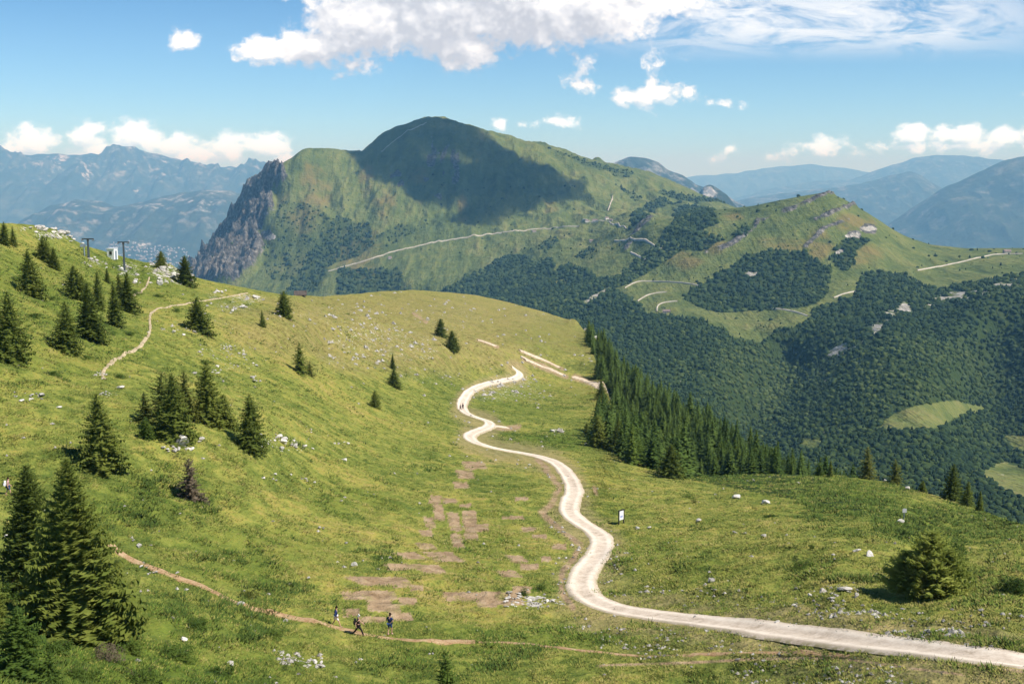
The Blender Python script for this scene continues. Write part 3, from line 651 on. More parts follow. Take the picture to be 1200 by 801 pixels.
# valley floor under everything
def build_floor(nt, b):
    p = nt.pos(); n = nt.noise(p, 0.0015, 5, 0.6); v = nt.voro(p, 0.004, out='Color')
    c = nt.ramp(n, [(0.35, (0.045, 0.07, 0.025)), (0.6, (0.10, 0.12, 0.05))])
    return nt.mix(0.3, c, v, 'OVERLAY')
vf = bpy.data.meshes.new('valley_floor'); bm = bmesh.new()
bmesh.ops.create_grid(bm, x_segments=40, y_segments=40, size=90000); bm.to_mesh(vf); bm.free()
vo_ = link('valley_floor', vf, material('valley_fields', build_floor, 0.95, 0.05), loc=(0, 30000, -1800)); tag(vo_, kind='structure')

# ranges on the horizon: each a long ridge with two flanks
def mountain_range(name, sky_, depth, thick, rows=46, rough=1.0, zlow=-1790, seed=0, rock_k=0.5, spots=()):
    x0, x1 = sky_[0][0], sky_[-1][0]
    n = int((x1 - x0) / 1.6)
    ua = np.linspace(float(ray(x0, sky_[0][1])[0]), float(ray(x1, sky_[-1][1])[0]), n)
    vv, _ = polyline([(a, b_, 1) for a, b_ in sky_], ua, 1)
    X = ua * depth
    vv = vv + rough * (0.0030 * fbm(X / (depth * .045), X * 0 + seed, 5, 300 + seed) + 0.0009 * perlin(X / (depth * .012), X * 0 + seed, 310 + seed))
    t = np.concatenate([np.linspace(0, 1, rows), 1 + np.linspace(0, 1, 14)[1:]])[:, None]
    Yr = np.where(t < 1, depth - thick * (1 - t) ** 1.15, depth + thick * 0.9 * (t - 1))
    zc = vv * depth
    prof = np.where(t < 1, t ** 1.25, (2 - t).clip(0) ** 1.3)
    Z = zlow + (zc - zlow) * prof
    XX = ua[None, :] * (Yr * 0.35 + depth * 0.65)
    rl = ridged(XX / (thick * 0.30) + 0.3 * (Yr / thick), Yr / (thick * 0.9), 5, 320 + seed)
    rl2 = ridged(XX / (thick * 0.085), Yr / (thick * 0.25), 4, 330 + seed)
    env = np.sin(np.clip(t, 0, 1) * math.pi * 0.5) * np.clip((1.0 - t) * 5, 0.0, 1) + (t > 1) * 0.3
    Z = Z + env * (zc - zlow)[None, :] * (0.22 * rl + 0.075 * rl2) * rough
    V = np.stack([XX, np.broadcast_to(Yr, XX.shape), Z], -1).reshape(-1, 3)
    nr, nc = XX.shape; i = np.arange(nr * nc).reshape(nr, nc)
    q = np.stack([i[:-1, :-1], i[:-1, 1:], i[1:, 1:], i[1:, :-1]], -1).reshape(-1)
    rk = np.clip(sstep(0.35, 1.0, t) * (0.5 + 0.7 * rl2) * rock_k * 1.6, 0, 1)
    rk = np.broadcast_to(rk, XX.shape).copy()
    rpx, rpy = pix(XX / Yr, Z / Yr)
    for sx_, sy_, rx_, ry_ in spots: rk = np.maximum(rk, 2.2 * sstep(1.2, .3, ((rpx - sx_) / rx_) ** 2 + ((rpy - sy_) / ry_) ** 2 + .8 * rl2) * (t <= 1))
    o = link(name, raw_mesh(name, V, q, np.full((nr - 1) * (nc - 1), 4), True, {'rock': rk}), MAT_RANGE)
    tag(o, kind='structure')
    return XX, np.broadcast_to(Yr, XX.shape), Z, o
RANGES = [
    ('hills', [(-520, 190), (-200, 176), (0, 178), (25, 183), (67, 179), (111, 181), (141, 184), (162, 177), (189, 181), (216, 189), (249, 194), (286, 198), (313, 193), (360, 205), (450, 225), (560, 240)], 30000, 9500, 1.5, 1, 0.6),
    ('hills', [(-420, 300), (-60, 290), (10, 275), (32, 258), (57, 241), (88, 236), (118, 235), (135, 241), (152, 240), (189, 231), (209, 225), (243, 223), (270, 225), (300, 232), (340, 240), (420, 270), (520, 300)], 19500, 6500, 0.9, 2, 0.5),
    ('hills', [(600, 240), (690, 205), (705, 194), (718, 191), (737, 184), (754, 186), (771, 189), (781, 198), (800, 205), (818, 215), (840, 224), (870, 240), (930, 270)], 14500, 3800, 0.9, 3, 0.5),
    ('hills', [(790, 250), (815, 232), (825, 219), (833, 217), (841, 220), (852, 228), (862, 240), (880, 255), (900, 275)], 10500, 1900, 0.8, 4, 0.9),
    ('hills', [(640, 235), (760, 212), (813, 207), (867, 202), (910, 195), (950, 192), (985, 197), (1040, 205), (1200, 215), (1400, 220), (1700, 215)], 46000, 8000, 0.8, 5, 0.2),
    ('hills', [(780, 250), (840, 236), (867, 231), (893, 223), (950, 213), (1000, 210), (1033, 197), (1067, 185), (1100, 182), (1127, 182), (1153, 185), (1200, 192), (1400, 190), (1750, 180)], 37000, 9000, 0.8, 6, 0.3),
    ('hills', [(780, 262), (830, 246), (867, 234), (911, 227), (945, 223), (973, 220), (1007, 216), (1040, 206), (1067, 200), (1083, 208), (1097, 216), (1130, 235), (1180, 262), (1300, 300), (1500, 330)], 26000, 7500, 0.7, 7, 0.25),
    ('hills', [(930, 330), (990, 290), (1030, 270), (1063, 249), (1083, 234), (1100, 223), (1127, 212), (1150, 200), (1173, 189), (1200, 183), (1240, 175), (1350, 170), (1500, 160), (1750, 165)], 18500, 7000, 0.7, 8, 0.25),
]
RG = [mountain_range(n_, sk_, dp, th_, seed=sd_, rough=ro, rock_k=rk_, spots=[(243, 240, 14, 12), (232, 236, 16, 5), (190, 243, 16, 5), (145, 252, 8, 8), (165, 285, 14, 5), (250, 228, 10, 4)] if sd_ == 2 else ([(158, 223, 10, 12), (140, 190, 14, 6), (60, 190, 30, 8), (185, 192, 10, 5), (100, 200, 12, 14)] if sd_ == 1 else ([(833, 222, 8, 5)] if sd_ == 4 else ()))) for n_, sk_, dp, th_, ro, sd_, rk_ in RANGES]
# ================================================================== foliage materials
def foliage(name, stops, scale=1.2, trans=0.36):
    def bld(nt, b):
        tc = nt.n('ShaderNodeTexCoord').outputs['Object']
        oi = nt.n('ShaderNodeObjectInfo').outputs['Random']
        n = nt.noise(tc, scale, 3, 0.6)
        f = nt.math('MULTIPLY_ADD', nt.math('SUBTRACT', oi, 0.5), 0.35, n)
        c = nt.ramp(f, stops)
        return c
    m = material(name, bld, 0.75, 0.12); k_ = NT(m.node_tree)
    nrm = k_.vmath('NORMALIZE', k_.vmath('ADD', k_.vmath('MULTIPLY', k_.n('ShaderNodeNewGeometry').outputs['Normal'], (.7, .7, .7)), (0, 0, .5)))
    k_.set([n for n in m.node_tree.nodes if n.type == 'BSDF_PRINCIPLED'][0].inputs['Normal'], nrm)
    t = m.node_tree; b = [n for n in t.nodes if n.type == 'BSDF_PRINCIPLED'][0]; out = [n for n in t.nodes if n.type == 'OUTPUT_MATERIAL'][0]
    tr = t.nodes.new('ShaderNodeBsdfTranslucent'); mx = t.nodes.new('ShaderNodeMixShader'); mx.inputs[0].default_value = trans
    src = b.inputs['Base Color'].links[0].from_socket
    t.links.new(src, tr.inputs[0]); t.links.new(b.outputs[0], mx.inputs[1]); t.links.new(tr.outputs[0], mx.inputs[2]); t.links.new(mx.outputs[0], out.inputs['Surface'])
    return m
M_SPRUCE = foliage('spruce_needles', [(0.25, (0.070, 0.098, 0.018)), (0.5, (0.135, 0.172, 0.030)), (0.8, (0.21, 0.235, 0.044))])
M_WOOD = foliage('wood_spruce_needles', [(0.25, (0.045, 0.080, 0.016)), (0.5, (0.085, 0.135, 0.026)), (0.8, (0.13, 0.185, 0.036))], 1.2, .2)
M_LARCH = foliage('feathery_larch', [(0.25, (0.19, 0.24, 0.045)), (0.5, (0.30, 0.34, 0.07)), (0.8, (0.40, 0.42, 0.10))], 1.2, .5)
M_YOUNG = foliage('young_spruce_needles', [(0.25, (0.055, 0.10, 0.018)), (0.5, (0.095, 0.15, 0.025)), (0.8, (0.15, 0.20, 0.035))])
M_OLIVE = foliage('larch_needles', [(0.25, (0.10, 0.125, 0.026)), (0.5, (0.175, 0.190, 0.040)), (0.8, (0.25, 0.25, 0.06))], trans=.45)
M_DRY = foliage('dry_needles', [(0.25, (0.06, 0.055, 0.03)), (0.5, (0.12, 0.095, 0.055)), (0.8, (0.19, 0.15, 0.10))])
M_SHRUB = foliage('shrub_leaves', [(0.25, (0.035, 0.065, 0.012)), (0.5, (0.065, 0.11, 0.018)), (0.8, (0.11, 0.16, 0.028))])
M_BARK = plain('bark', (0.085, 0.062, 0.045), 0.95, 0.4, 9.0, 0.05)

# ================================================================== conifers
def spruce_arrays(seed, H=8.0, Rb=1.9, levels=36, nb=11, seg=4, bare=0.04, gap=0.0, lean=0.0, shape=0.9, droop=0.34, irr=0.22, core=0.6):
    """frond triangles of a spruce crown: whorls of drooping branches with side twigs and hanging sprays"""
    r = np.random.default_rng(seed)
    T = []
    lob = r.uniform(0, 6.28, 3)
    for i in range(levels):
        f = (i + r.uniform(-.3, .3)) / levels
        f = min(max(f, 0), 0.985)
        z0 = H * (bare + (1 - bare) * f)
        reach = Rb * ((1 - f) ** shape) * (0.72 + 0.28 * min(1, (f + 0.05) / 0.14)) + 0.10
        n = max(4, int(nb * (0.35 + 0.65 * (1 - f))))
        a0 = r.uniform(0, 6.28)
        for j in range(n):
            if r.random() < gap: continue
            a = a0 + 6.283 * (j + r.uniform(-.35, .35)) / n
            L = reach * (1 + irr * math.sin(2 * a + lob[0] + 3 * f) * 0.6 + r.uniform(-irr, irr))
            d = np.array([math.cos(a), math.sin(a), 0]); sd_ = np.array([-d[1], d[0], 0])
            up = 0.45 * f - droop * (1 - f) + r.uniform(-.10, .10)
            pts = []
            for k in range(seg + 1):
                q = k / seg
                pts.append(np.array([0, 0, z0]) + d * L * q + np.array([0, 0, 1]) * L * (up * q - 0.18 * q * q + 0.20 * q ** 4 + 0.05 * r.uniform(-1, 1)))
            for k in range(seg):
                q = (k + .5) / seg
                wdt = (0.27 * L * (1 - 0.72 * q) + 0.06) * r.uniform(.65, 1.3)
                A, B = pts[k], pts[k + 1]
                for sgn in (-1, 1):
                    tip = A + d * wdt * r.uniform(.35, .8) + sgn * sd_ * wdt - np.array([0, 0, wdt * r.uniform(-.05, .40)])
                    T.append((A, B, tip))
                if k >= 1 or seg < 3:
                    hang = (A + B) / 2 - np.array([0, 0, (0.08 * L + 0.07) * r.uniform(.6, 1.4)]) + sd_ * r.uniform(-.15, .15) * L
                    T.append((A, B, hang))
    # dense inner foliage: short sprays close to the stem, so that no light comes through
    for i in range(int(levels * nb * core)):
        f = r.uniform(0.02, .93); z0 = H * (bare + (1 - bare) * f); rc = Rb * ((1 - f) ** shape) * r.uniform(.25, .62); a = r.uniform(0, 6.283)
        c0 = np.array([rc * math.cos(a), rc * math.sin(a), z0 - .25 * rc]); tn = np.array([-math.sin(a), math.cos(a), 0]); w0 = .22 * Rb * ((1 - f) ** shape) + .08
        T.append((c0 - tn * w0 + np.array([0, 0, .1 * w0]), c0 + tn * w0, c0 + np.array([-.45 * rc * math.cos(a), -.45 * rc * math.sin(a), r.uniform(1.2, 2.2) * w0])))
    # leader
    top = np.array([0, 0, H]); base = np.array([0, 0, H * 0.93])
    for j in range(5):
        a = 6.283 * j / 5; d = np.array([math.cos(a), math.sin(a), 0])
        T.append((top, base + d * 0.10 + np.array([0, 0, 0]), base - d * .05))
    A = np.array(T)
    if lean: A[..., 0] += lean * A[..., 2] ** 1.3 / H ** .3
    return A
def tri_mesh(name, A):
    V = A.reshape(-1, 3)
    return raw_mesh(name, V, np.arange(len(V)), np.full(len(A), 3))
def trunk_mesh(name, H, r0, seg=7, rows=6, wob=0.03, seed=0):
    r = np.random.default_rng(seed + 900); V = []; Fc = []
    for i in range(rows + 1):
        f = i / rows; rad = r0 * (1 - f) ** 0.9 + 0.01; rad *= 1 + 0.5 * max(0, 0.06 - f) / .06
        ox, oy = r.uniform(-wob, wob, 2) * f
        for j in range(seg): V.append((ox + rad * math.cos(6.283 * j / seg), oy + rad * math.sin(6.283 * j / seg), -0.35 + f * (H + 0.3)))
    for i in range(rows):
        for j in range(seg): Fc += [i * seg + j, i * seg + (j + 1) % seg, (i + 1) * seg + (j + 1) % seg, (i + 1) * seg + j]
    return raw_mesh(name, V, Fc, [4] * (rows * seg), True)
CROWN = {}
def kinds(key, n, trunk_r, H, **kw):
    CROWN[key] = []
    for i in range(n):
        A = spruce_arrays(hash(key) % 1000 + i * 17 if False else sum(map(ord, key)) + i * 17, H=H, **kw)
        CROWN[key].append((A, tri_mesh('crown_' + key, A), trunk_mesh('trunk_' + key, H * .96, trunk_r, seed=i), H))
kinds('hero', 3, .17, 10.0, Rb=2.85, levels=66, nb=17, seg=13, droop=.30, shape=.80, irr=.28)
kinds('spruce', 5, .13, 8.0, Rb=2.45, levels=40, nb=14, seg=8, shape=.80, irr=.3)
kinds('slim', 3, .12, 8.0, Rb=1.85, levels=40, nb=11, seg=7, shape=.85)
kinds('wide', 2, .14, 6.0, Rb=2.4, levels=32, nb=14, seg=8, shape=.68, irr=.34)
kinds('sparse', 2, .11, 6.0, Rb=1.9, levels=30, nb=10, seg=9, gap=.22, irr=.4, shape=.7, core=.15)
kinds('wood', 8, .16, 15.0, Rb=3.1, levels=22, nb=10, seg=3, shape=.82, irr=.3, droop=.42, core=1.6)
kinds('larch', 2, .12, 7.0, Rb=1.8, levels=32, nb=10, seg=9, core=.2, gap=.12, irr=.38, shape=.65, droop=.15)

def plant_tree(name, key, x, y, z, H, label, cat='spruce tree', group=None, mat=None, i=0, wide=1.0):
    A, cm, tm, h0 = CROWN[key][i % len(CROWN[key])]
    s = H / h0
    e = empty(name, (x, y, z), label, cat, group, rz=random.uniform(0, 6.28), sc=(s * wide, s * wide, s))
    e.rotation_euler = (random.uniform(-.035, .035), random.uniform(-.035, .035), e.rotation_euler[2])
    for nm, me, mt in (('crown', cm, mat or M_SPRUCE), ('trunk', tm, M_BARK)):
        o = bpy.data.objects.new(nm, me); COL.objects.link(o); o.parent = e
        if len(me.materials) == 0: me.materials.append(mt)
        o.material_slots[0].link = 'OBJECT'; o.material_slots[0].material = mt
    return e
def height_m(x, y, z, hp):
    """metres for a height of hp photo pixels standing at a point"""
    return hp * (y * CT - z * ST) / F / CT

# (px, base py, height px, kind, material, name, label)
S, Yg, O, D = M_SPRUCE, M_YOUNG, M_OLIVE, M_DRY
TREES = [
    (94, 741, 207, 'hero', S, 'tall bushy dark spruce, the biggest tree, beside the start of the earth footpath'),
    (40, 692, 150, 'hero', S, 'tall dark spruce standing close behind the biggest spruce, its pointed top showing beside it'),
    (139, 742, 66, 'sparse', Yg, 'light green young spruce at the foot of the biggest spruce, on its footpath side'),
    (24, 790, 84, 'wide', Yg, 'bright green low spruce below the biggest spruce, cut by the picture corner'),
    (-12, 745, 95, 'spruce', S, 'dark spruce half outside the frame in front of the tall pair of spruces'),
    (58, 800, 42, 'sparse', Yg, 'small bright green spruce sapling in lush herbs below the biggest spruce'),
    (120, 547, 88, 'spruce', S, 'dense blue green spruce standing alone directly above the biggest spruce'),
    (205, 514, 78, 'spruce', S, 'dark full spruce in the middle of the hillside clump, above the grey boulder heap'),
    (219, 492, 58, 'sparse', O, 'thin olive spruce with gaps behind the hillside clump'),
    (190, 496, 60, 'sparse', O, 'ragged olive green spruce between two others in the hillside clump'),
    (170, 496, 38, 'sparse', O, 'small brownish green spruce on the outer flank of the hillside clump'),
    (172, 514, 27, 'wide', Yg, 'low bright green bushy spruce in front of the hillside clump'),
    (243, 496, 74, 'spruce', S, 'tall dark spruce at the upper end of the hillside clump, skirt trailing downhill'),
    (262, 497, 36, 'wide', S, 'broad low spruce leaning against the tall one at the upper end of the clump'),
    (295, 527, 66, 'spruce', S, 'pointed dark spruce alone beside a scatter of white stones, next right of the clump'),
    (224, 585, 50, 'sparse', D, 'half dead spruce with a brown needled side on open grass'),
    (13, 421, 80, 'spruce', S, 'tall dark spruce at the picture edge on the upper hillside'),
    (78, 413, 60, 'spruce', S, 'full dark spruce alone on grass below the row of upper spruces'),
    (107, 397, 66, 'spruce', S, 'tall dark spruce lowest in the row of upper spruces'),
    (88, 349, 38, 'wide', S, 'broad dark spruce in the row of upper spruces, left of a taller one'),
    (115, 362, 44, 'slim', S, 'slim spruce half hidden behind the lowest tall one of the upper row'),
    (97, 352, 30, 'spruce', S, 'short spruce squeezed between two others of the upper row'),
    (136, 382, 53, 'slim', S, 'slim dark spruce directly below the nearest lift pylon'),
    (150, 365, 46, 'spruce', S, 'spruce at the foot of the nearest lift pylon, beside the rocks'),
    (141, 350, 30, 'sparse', O, 'thin grey green spruce under the nearest lift pylon'),
    (126, 331, 18, 'slim', S, 'small spruce uphill of the spruces under the lift pylon'),
    (36, 346, 54, 'spruce', S, 'broad dark spruce on the hillside under the rocky hilltop'),
    (52, 306, 30, 'wide', S, 'dark bushy spruce in the pair just under the white rocky hilltop'),
    (64, 315, 26, 'spruce', S, 'smaller spruce of the pair just under the white rocky hilltop'),
    (5, 286, 26, 'spruce', S, 'spruce at the picture edge on the very skyline'),
    (16, 288, 23, 'slim', S, 'slim spruce next to the skyline spruce by the picture edge'),
    (189, 314, 20, 'wide', S, 'small spruce on the skyline above the white rock outcrop'),
    (217, 334, 34, 'wide', S, 'dark cone shaped spruce on the skyline in front of the grey cliff'),
    (233, 389, 41, 'wide', S, 'stout dark spruce below the upper footpath junction'),
    (333, 371, 30, 'wide', S, 'round bushy spruce just under the grassy ridge line'),
    (308, 383, 20, 'slim', S, 'little spruce beside the round bushy one under the ridge line'),
    (352, 437, 36, 'sparse', S, 'spruce with a skirt dragging downhill in the open stony slope'),
    (363, 440, 18, 'sparse', O, 'tiny olive spruce touching the skirted spruce of the stony slope'),
    (516, 394, 21, 'wide', S, 'upper one of two spruces close together on the far grassy slope'),
    (530, 410, 23, 'wide', S, 'lower one of two spruces close together on the far grassy slope'),
    (460, 432, 18, 'slim', S, 'small slim spruce above a low spreading one on the far slope'),
    (461, 453, 21, 'wide', S, 'low spreading spruce leaning downhill on the far slope'),
    (440, 477, 20, 'wide', S, 'small spruce alone on the grass left of the road bends'),
    (524, 822, 64, 'sparse', Yg, 'bright green young spruce cut by the lower picture edge below the hikers'),
    (705, 468, 24, 'spruce', S, 'spruce standing alone at the end of the bare soil strip'),
    (688, 508, 13, 'wide', S, 'tiny spruce at the meadow side of the dense wood'),
    (701, 524, 38, 'wide', S, 'broad spruce at the lower meadow corner of the dense wood'),
    (723, 530, 40, 'spruce', S, 'spruce in front of the lower edge of the dense wood, second from the meadow corner'),
    (785, 560, 40, 'wide', S, 'stout dark spruce on the grass in front of the dense wood'),
    (745, 541, 34, 'spruce', Yg, 'lighter green spruce below the lower edge of the dense wood'),
    (1016, 558, 38, 'larch', O, 'yellowish slender larch on the brow of the grassy knoll'),
    (1049, 566, 30, 'larch', O, 'round yellowish larch on the brow of the grassy knoll'),
    (1115, 585, 44, 'spruce', S, 'tallest dark spruce on the falling edge of the grassy knoll'),
    (1133, 592, 30, 'spruce', S, 'mid sized spruce beside the tallest one on the knoll edge'),
    (1148, 598, 25, 'slim', S, 'smallest spruce in the trio on the knoll edge'),
    (973, 558, 20, 'slim', S, 'slim spruce top behind the brow of the grassy knoll, right of the dense wood'),
    (961, 557, 14, 'wide', Yg, 'light green spruce top behind the knoll brow at the foot of the dense wood'),
    (1081, 575, 14, 'wide', S, 'low dark spruce bush in the dip of the knoll edge'),
]
for i, (px, py, hp, key, mt, lab) in enumerate(TREES):
    x, y, z = G.locate(px, py)
    nm = 'larch_tree' if key == 'larch' else 'spruce_tree'
    plant_tree(nm, key, x, y, z - 0.1, height_m(x, y, z, hp) * 1.02, lab, 'larch tree' if key == 'larch' else 'spruce tree', 'spruces of the open hillside' if nm == 'spruce_tree' else 'larches on the knoll', mt, i)

# the dense wood on the slope that drops away from the road
spots = []
rr = random.Random(5)
EDGE = [(697, 402), (712, 440), (703, 478), (700, 505), (712, 520), (740, 536), (765, 548), (800, 557)]
poly = [(688, 396), (694, 412), (704, 428), (700, 440), (712, 452), (722, 470), (716, 488), (704, 500), (694, 514), (706, 522), (722, 527), (736, 542), (790, 558), (1010, 600), (1010, 588), (960, 568), (930, 557), (900, 542), (850, 515), (800, 486), (760, 459), (720, 428), (704, 403)]
rowsf = np.arange(RC - 330, G.nr - 40)
cols_f = np.nonzero((U > ray(685, 450)[0]) & (U < ray(1010, 590)[0]))[0]
sub_px = near_px[np.ix_(rowsf, cols_f)]; sub_py = near_py[np.ix_(rowsf, cols_f)]
ok = inpoly(sub_px + 7 * fbm(G.X[np.ix_(rowsf, cols_f)] / 14, G.Y[np.ix_(rowsf, cols_f)] / 25, 3, 451), sub_py, poly)
ri, ci = np.nonzero(ok)
xs = G.X[rowsf[ri], cols_f[ci]]; ys = G.Y[rowsf[ri], cols_f[ci]]; zs = G.Z[rowsf[ri], cols_f[ci]]
wgt = np.gradient(G.Y, axis=0)[rowsf[ri], cols_f[ci]] * ys
wgt *= np.where(sub_px[ri, ci] > 800, ys > 0.74 * np.exp(np.interp(U[cols_f[ci]], U, sc2)), 1.0)
o = np.random.default_rng(3).choice(len(xs), 30000, p=wgt / wgt.sum())
buckets = {}
for q in o:
    x, y, z = xs[q], ys[q], zs[q]
    md = 3.3 + y * 0.0034
    kx, ky = int(x // 6), int(y // 6)
    if all((x - a_) ** 2 + (y - b_) ** 2 > md * md for i_ in (-1, 0, 1) for j_ in (-1, 0, 1) for a_, b_ in buckets.get((kx + i_, ky + j_), ())):
        buckets.setdefault((kx, ky), []).append((x, y)); spots.append((x, y, z))
spots.sort(key=lambda p: p[1])
print('wood spruces', len(spots))
NIND = 235
rest = []
for i, (x, y, z) in enumerate(spots):
    sx = pix(x / y, z / y)[0]
    H = rr.uniform(6.5, 12.0) * (1 - .26 * min(1, max(0, (sx - 800) / 150)))
    pl = rr.random() < (0.42 if sx > 840 else 0.16)
    if i < NIND:
        plant_tree('spruce_tree', 'wood', x, y, z - .2, H, 'dark spruce in the dense wood on the slope beyond the gravel road' if not pl else 'lighter green spruce in the dense wood on the slope beyond the gravel road', 'spruce tree',
                   'dark spruces of the dense wood' if not pl else 'lighter spruces of the dense wood', M_WOOD if not pl else M_YOUNG, i, rr.uniform(1.2, 1.75))
    else:
        A = CROWN['wood'][i % 8][0]; s_ = H / 15.0; a_ = rr.uniform(0, 6.28); wd_ = s_ * rr.uniform(1.2, 1.75)
        Q = A.copy(); Q[..., 0] = wd_ * (A[..., 0] * math.cos(a_) - A[..., 1] * math.sin(a_)) + x; Q[..., 1] = wd_ * (A[..., 0] * math.sin(a_) + A[..., 1] * math.cos(a_)) + y; Q[..., 2] = A[..., 2] * s_ + z - .2
        rest.append(Q.astype(np.float32))
if rest: tag(link('spruce_wood', tri_mesh('spruce_wood', np.concatenate(rest)), M_WOOD), kind='stuff')

# ================================================================== bushes with limbs and leaf clumps
def bush_mesh(seed, n=2600, rx=1, rz=1, leaf=0.10, clumps=16, flat=0.0, z0=0.05):
    r = np.random.default_rng(seed)
    a = r.uniform(0, 6.283, clumps); el = r.uniform(0.05, 1.45, clumps); rad = r.uniform(.35, .85, clumps)
    C = np.stack([rad * np.cos(a) * np.cos(el), rad * np.sin(a) * np.cos(el), rad * np.sin(el) * (1 - flat)], 1)
    cr = r.uniform(.18, .42, clumps)
    k = r.integers(0, clumps, n)
    d = r.normal(size=(n, 3)); d /= np.linalg.norm(d, axis=1)[:, None]
    p = C[k] + d * (cr[k] * r.uniform(.55, 1.05, n))[:, None]
    p[:, 2] = np.abs(p[:, 2])
    p = p * np.array([rx, rx, rz]); p[:, 2] += z0
    t1 = r.normal(size=(n, 3)); t1 /= np.linalg.norm(t1, axis=1)[:, None]
    t2 = np.cross(t1, r.normal(size=(n, 3))); t2 /= np.linalg.norm(t2, axis=1)[:, None]
    L = leaf * r.uniform(.6, 1.4, n)[:, None]
    return np.stack([p - t1 * L, p + t2 * L * .45, p + t1 * L], 1)
def limbs_mesh(name, seed, rx, rz, n=6):
    r = np.random.default_rng(seed); V = []; Fc = []
    for i in range(n):
        a = r.uniform(0, 6.283); e = np.array([.7 * rx * math.cos(a), .7 * rx * math.sin(a), rz * r.uniform(.45, .95)]); b = len(V)
        for q in (0, .5, 1):
            c = e * q + np.array([0, 0, -0.2 * (q == 0) + 0.15 * rz * math.sin(q * 3)])
            rad = 0.022 * (1 - q * .8) * max(rx, .5)
            for j in range(5): V.append(c + rad * np.array([math.cos(1.2566 * j), math.sin(1.2566 * j), 0]))
        for s_ in range(2):
            for j in range(5): Fc += [b + s_ * 5 + j, b + s_ * 5 + (j + 1) % 5, b + s_ * 5 + 5 + (j + 1) % 5, b + s_ * 5 + 5 + j]
    return raw_mesh(name, V, Fc, [4] * (len(Fc) // 4), True)
def plant_bush(name, px, py, wpx, hpx, label, cat, mat, seed, n=2600, leaf=.1, group=None, flat=0.0, clumps=16, limbs=True):
    x, y, z = G.locate(px, py)
    m_ = (y * CT - z * ST) / F
    rx, rz = wpx * m_ / 2, hpx * m_
    e = empty(name, (x, y, z - .08), label, cat, group)
    link('crown', tri_mesh('crown_bush', bush_mesh(seed, n, rx, rz / 1.05, leaf, clumps, flat)), mat, e)
    if limbs: link('limb_frame', limbs_mesh('limb_frame', seed, rx, rz), M_BARK, e)
    return e
lb = plant_bush('larch_bush', 1085, 695, 80, 40, 'wide feathery olive larch bush beside the road, casting a dark shadow', 'bush', M_LARCH, 3, 7000, .12, clumps=34)
_mm = (lb.location.y * CT - lb.location.z * ST) / F
for k_, (ox_, oy_, rx_, hz_) in enumerate([(4, 0, 30, 76), (-24, 5, 20, 50), (22, -4, 24, 56), (8, -12, 22, 44), (-8, -6, 18, 62)]):
    A_ = spruce_arrays(80 + k_, H=hz_ * _mm, Rb=rx_ * _mm, levels=170, nb=4, seg=16, bare=.02, gap=.5, shape=.5, droop=-.25, irr=.5, core=0)
    A_ = A_ + np.array([ox_ * _mm, oy_ * _mm, 0.0]); link('spray', tri_mesh('larch_spray', A_), M_LARCH, lb)
plant_bush('shrub', 1122, 657, 28, 26, 'dark green round shrub just behind the feathery larch bush', 'bush', M_SHRUB, 4, 2400, .09)
plant_bush('shrub', 1186, 692, 46, 22, 'low dark shrub at the picture edge beside the larch bush', 'bush', M_SHRUB, 5, 2600, .09, flat=.2)
plant_bush('shrub', 940, 664, 30, 12, 'low dark shrub on the grass between the road and the larch bush', 'bush', M_SHRUB, 6, 1200, .08, flat=.3)
plant_bush('shrub', 952, 643, 10, 7, 'tiny dark shrub above the low shrub on the knoll meadow', 'bush', M_SHRUB, 7, 500, .07)
plant_bush('shrub', 905, 606, 22, 6, 'flat shrub in the middle of the knoll meadow', 'bush', M_SHRUB, 8, 900, .09, flat=.3)
plant_bush('shrub', 813, 590, 14, 7, 'small brownish shrub near the wood end of the knoll meadow', 'bush', M_OLIVE, 9, 500, .08)
plant_bush('shrub', 806, 583, 24, 9, 'yellow green low shrub at the wood end of the knoll meadow', 'bush', M_YOUNG, 10, 900, .09, flat=.3)
plant_bush('shrub', 1060, 628, 14, 10, 'small shrub under the thin sign post on the knoll', 'bush', M_SHRUB, 11, 600, .08)
plant_bush('shrub', 140, 443, 22, 8, 'low green shrub beside the pale stones at the end of the upper footpath', 'bush', M_SHRUB, 12, 900, .09, flat=.3)
plant_bush('shrub', 290, 700, 30, 14, 'rounded olive shrub below the earth footpath', 'bush', M_OLIVE, 13, 1600, .07, flat=.2)
plant_bush('shrub', 615, 696, 16, 9, 'small green shrub among the white stones beside the road bend', 'bush', M_SHRUB, 14, 700, .07)
plant_bush('shrub', 633, 691, 22, 10, 'low green shrub growing on the bare soil beside the road bend', 'bush', M_SHRUB, 15, 900, .07)
plant_bush('shrub', 125, 772, 44, 22, 'pale twiggy grey bush in the lush herbs of the lower corner', 'bush', M_DRY, 16, 1600, .07)

for px_, py_, w_, h_ in [(18, 735, 50, 30), (66, 765, 44, 20), (150, 760, 46, 18), (205, 770, 60, 20), (232, 735, 44, 14), (165, 795, 70, 22), (95, 798, 50, 24), (255, 792, 50, 14), (320, 745, 40, 10), (5, 700, 40, 26)]:
    plant_bush('shrub', px_, py_, w_, h_, 'low leafy shrub in the lush lower corner round the biggest spruce', 'bush', random.choice([M_SHRUB, M_YOUNG, M_SHRUB]), px_, 2200, .10, 'low shrubs of the lush lower corner', flat=.25)
for px_, py_, w_, h_ in [(60, 352, 26, 8), (128, 392, 24, 7), (160, 345, 22, 8), (40, 372, 26, 9), (100, 420, 30, 7), (185, 348, 20, 6), (240, 425, 28, 6), (60, 440, 30, 8), (20, 330, 30, 10), (205, 365, 18, 5), (150, 392, 22, 6)]:
    plant_bush('shrub', px_, py_, w_, h_, 'low green shrub on the upper slope among the row of spruces', 'bush', M_SHRUB, px_ + 3, 900, .12, 'low shrubs of the upper slope', flat=.35)

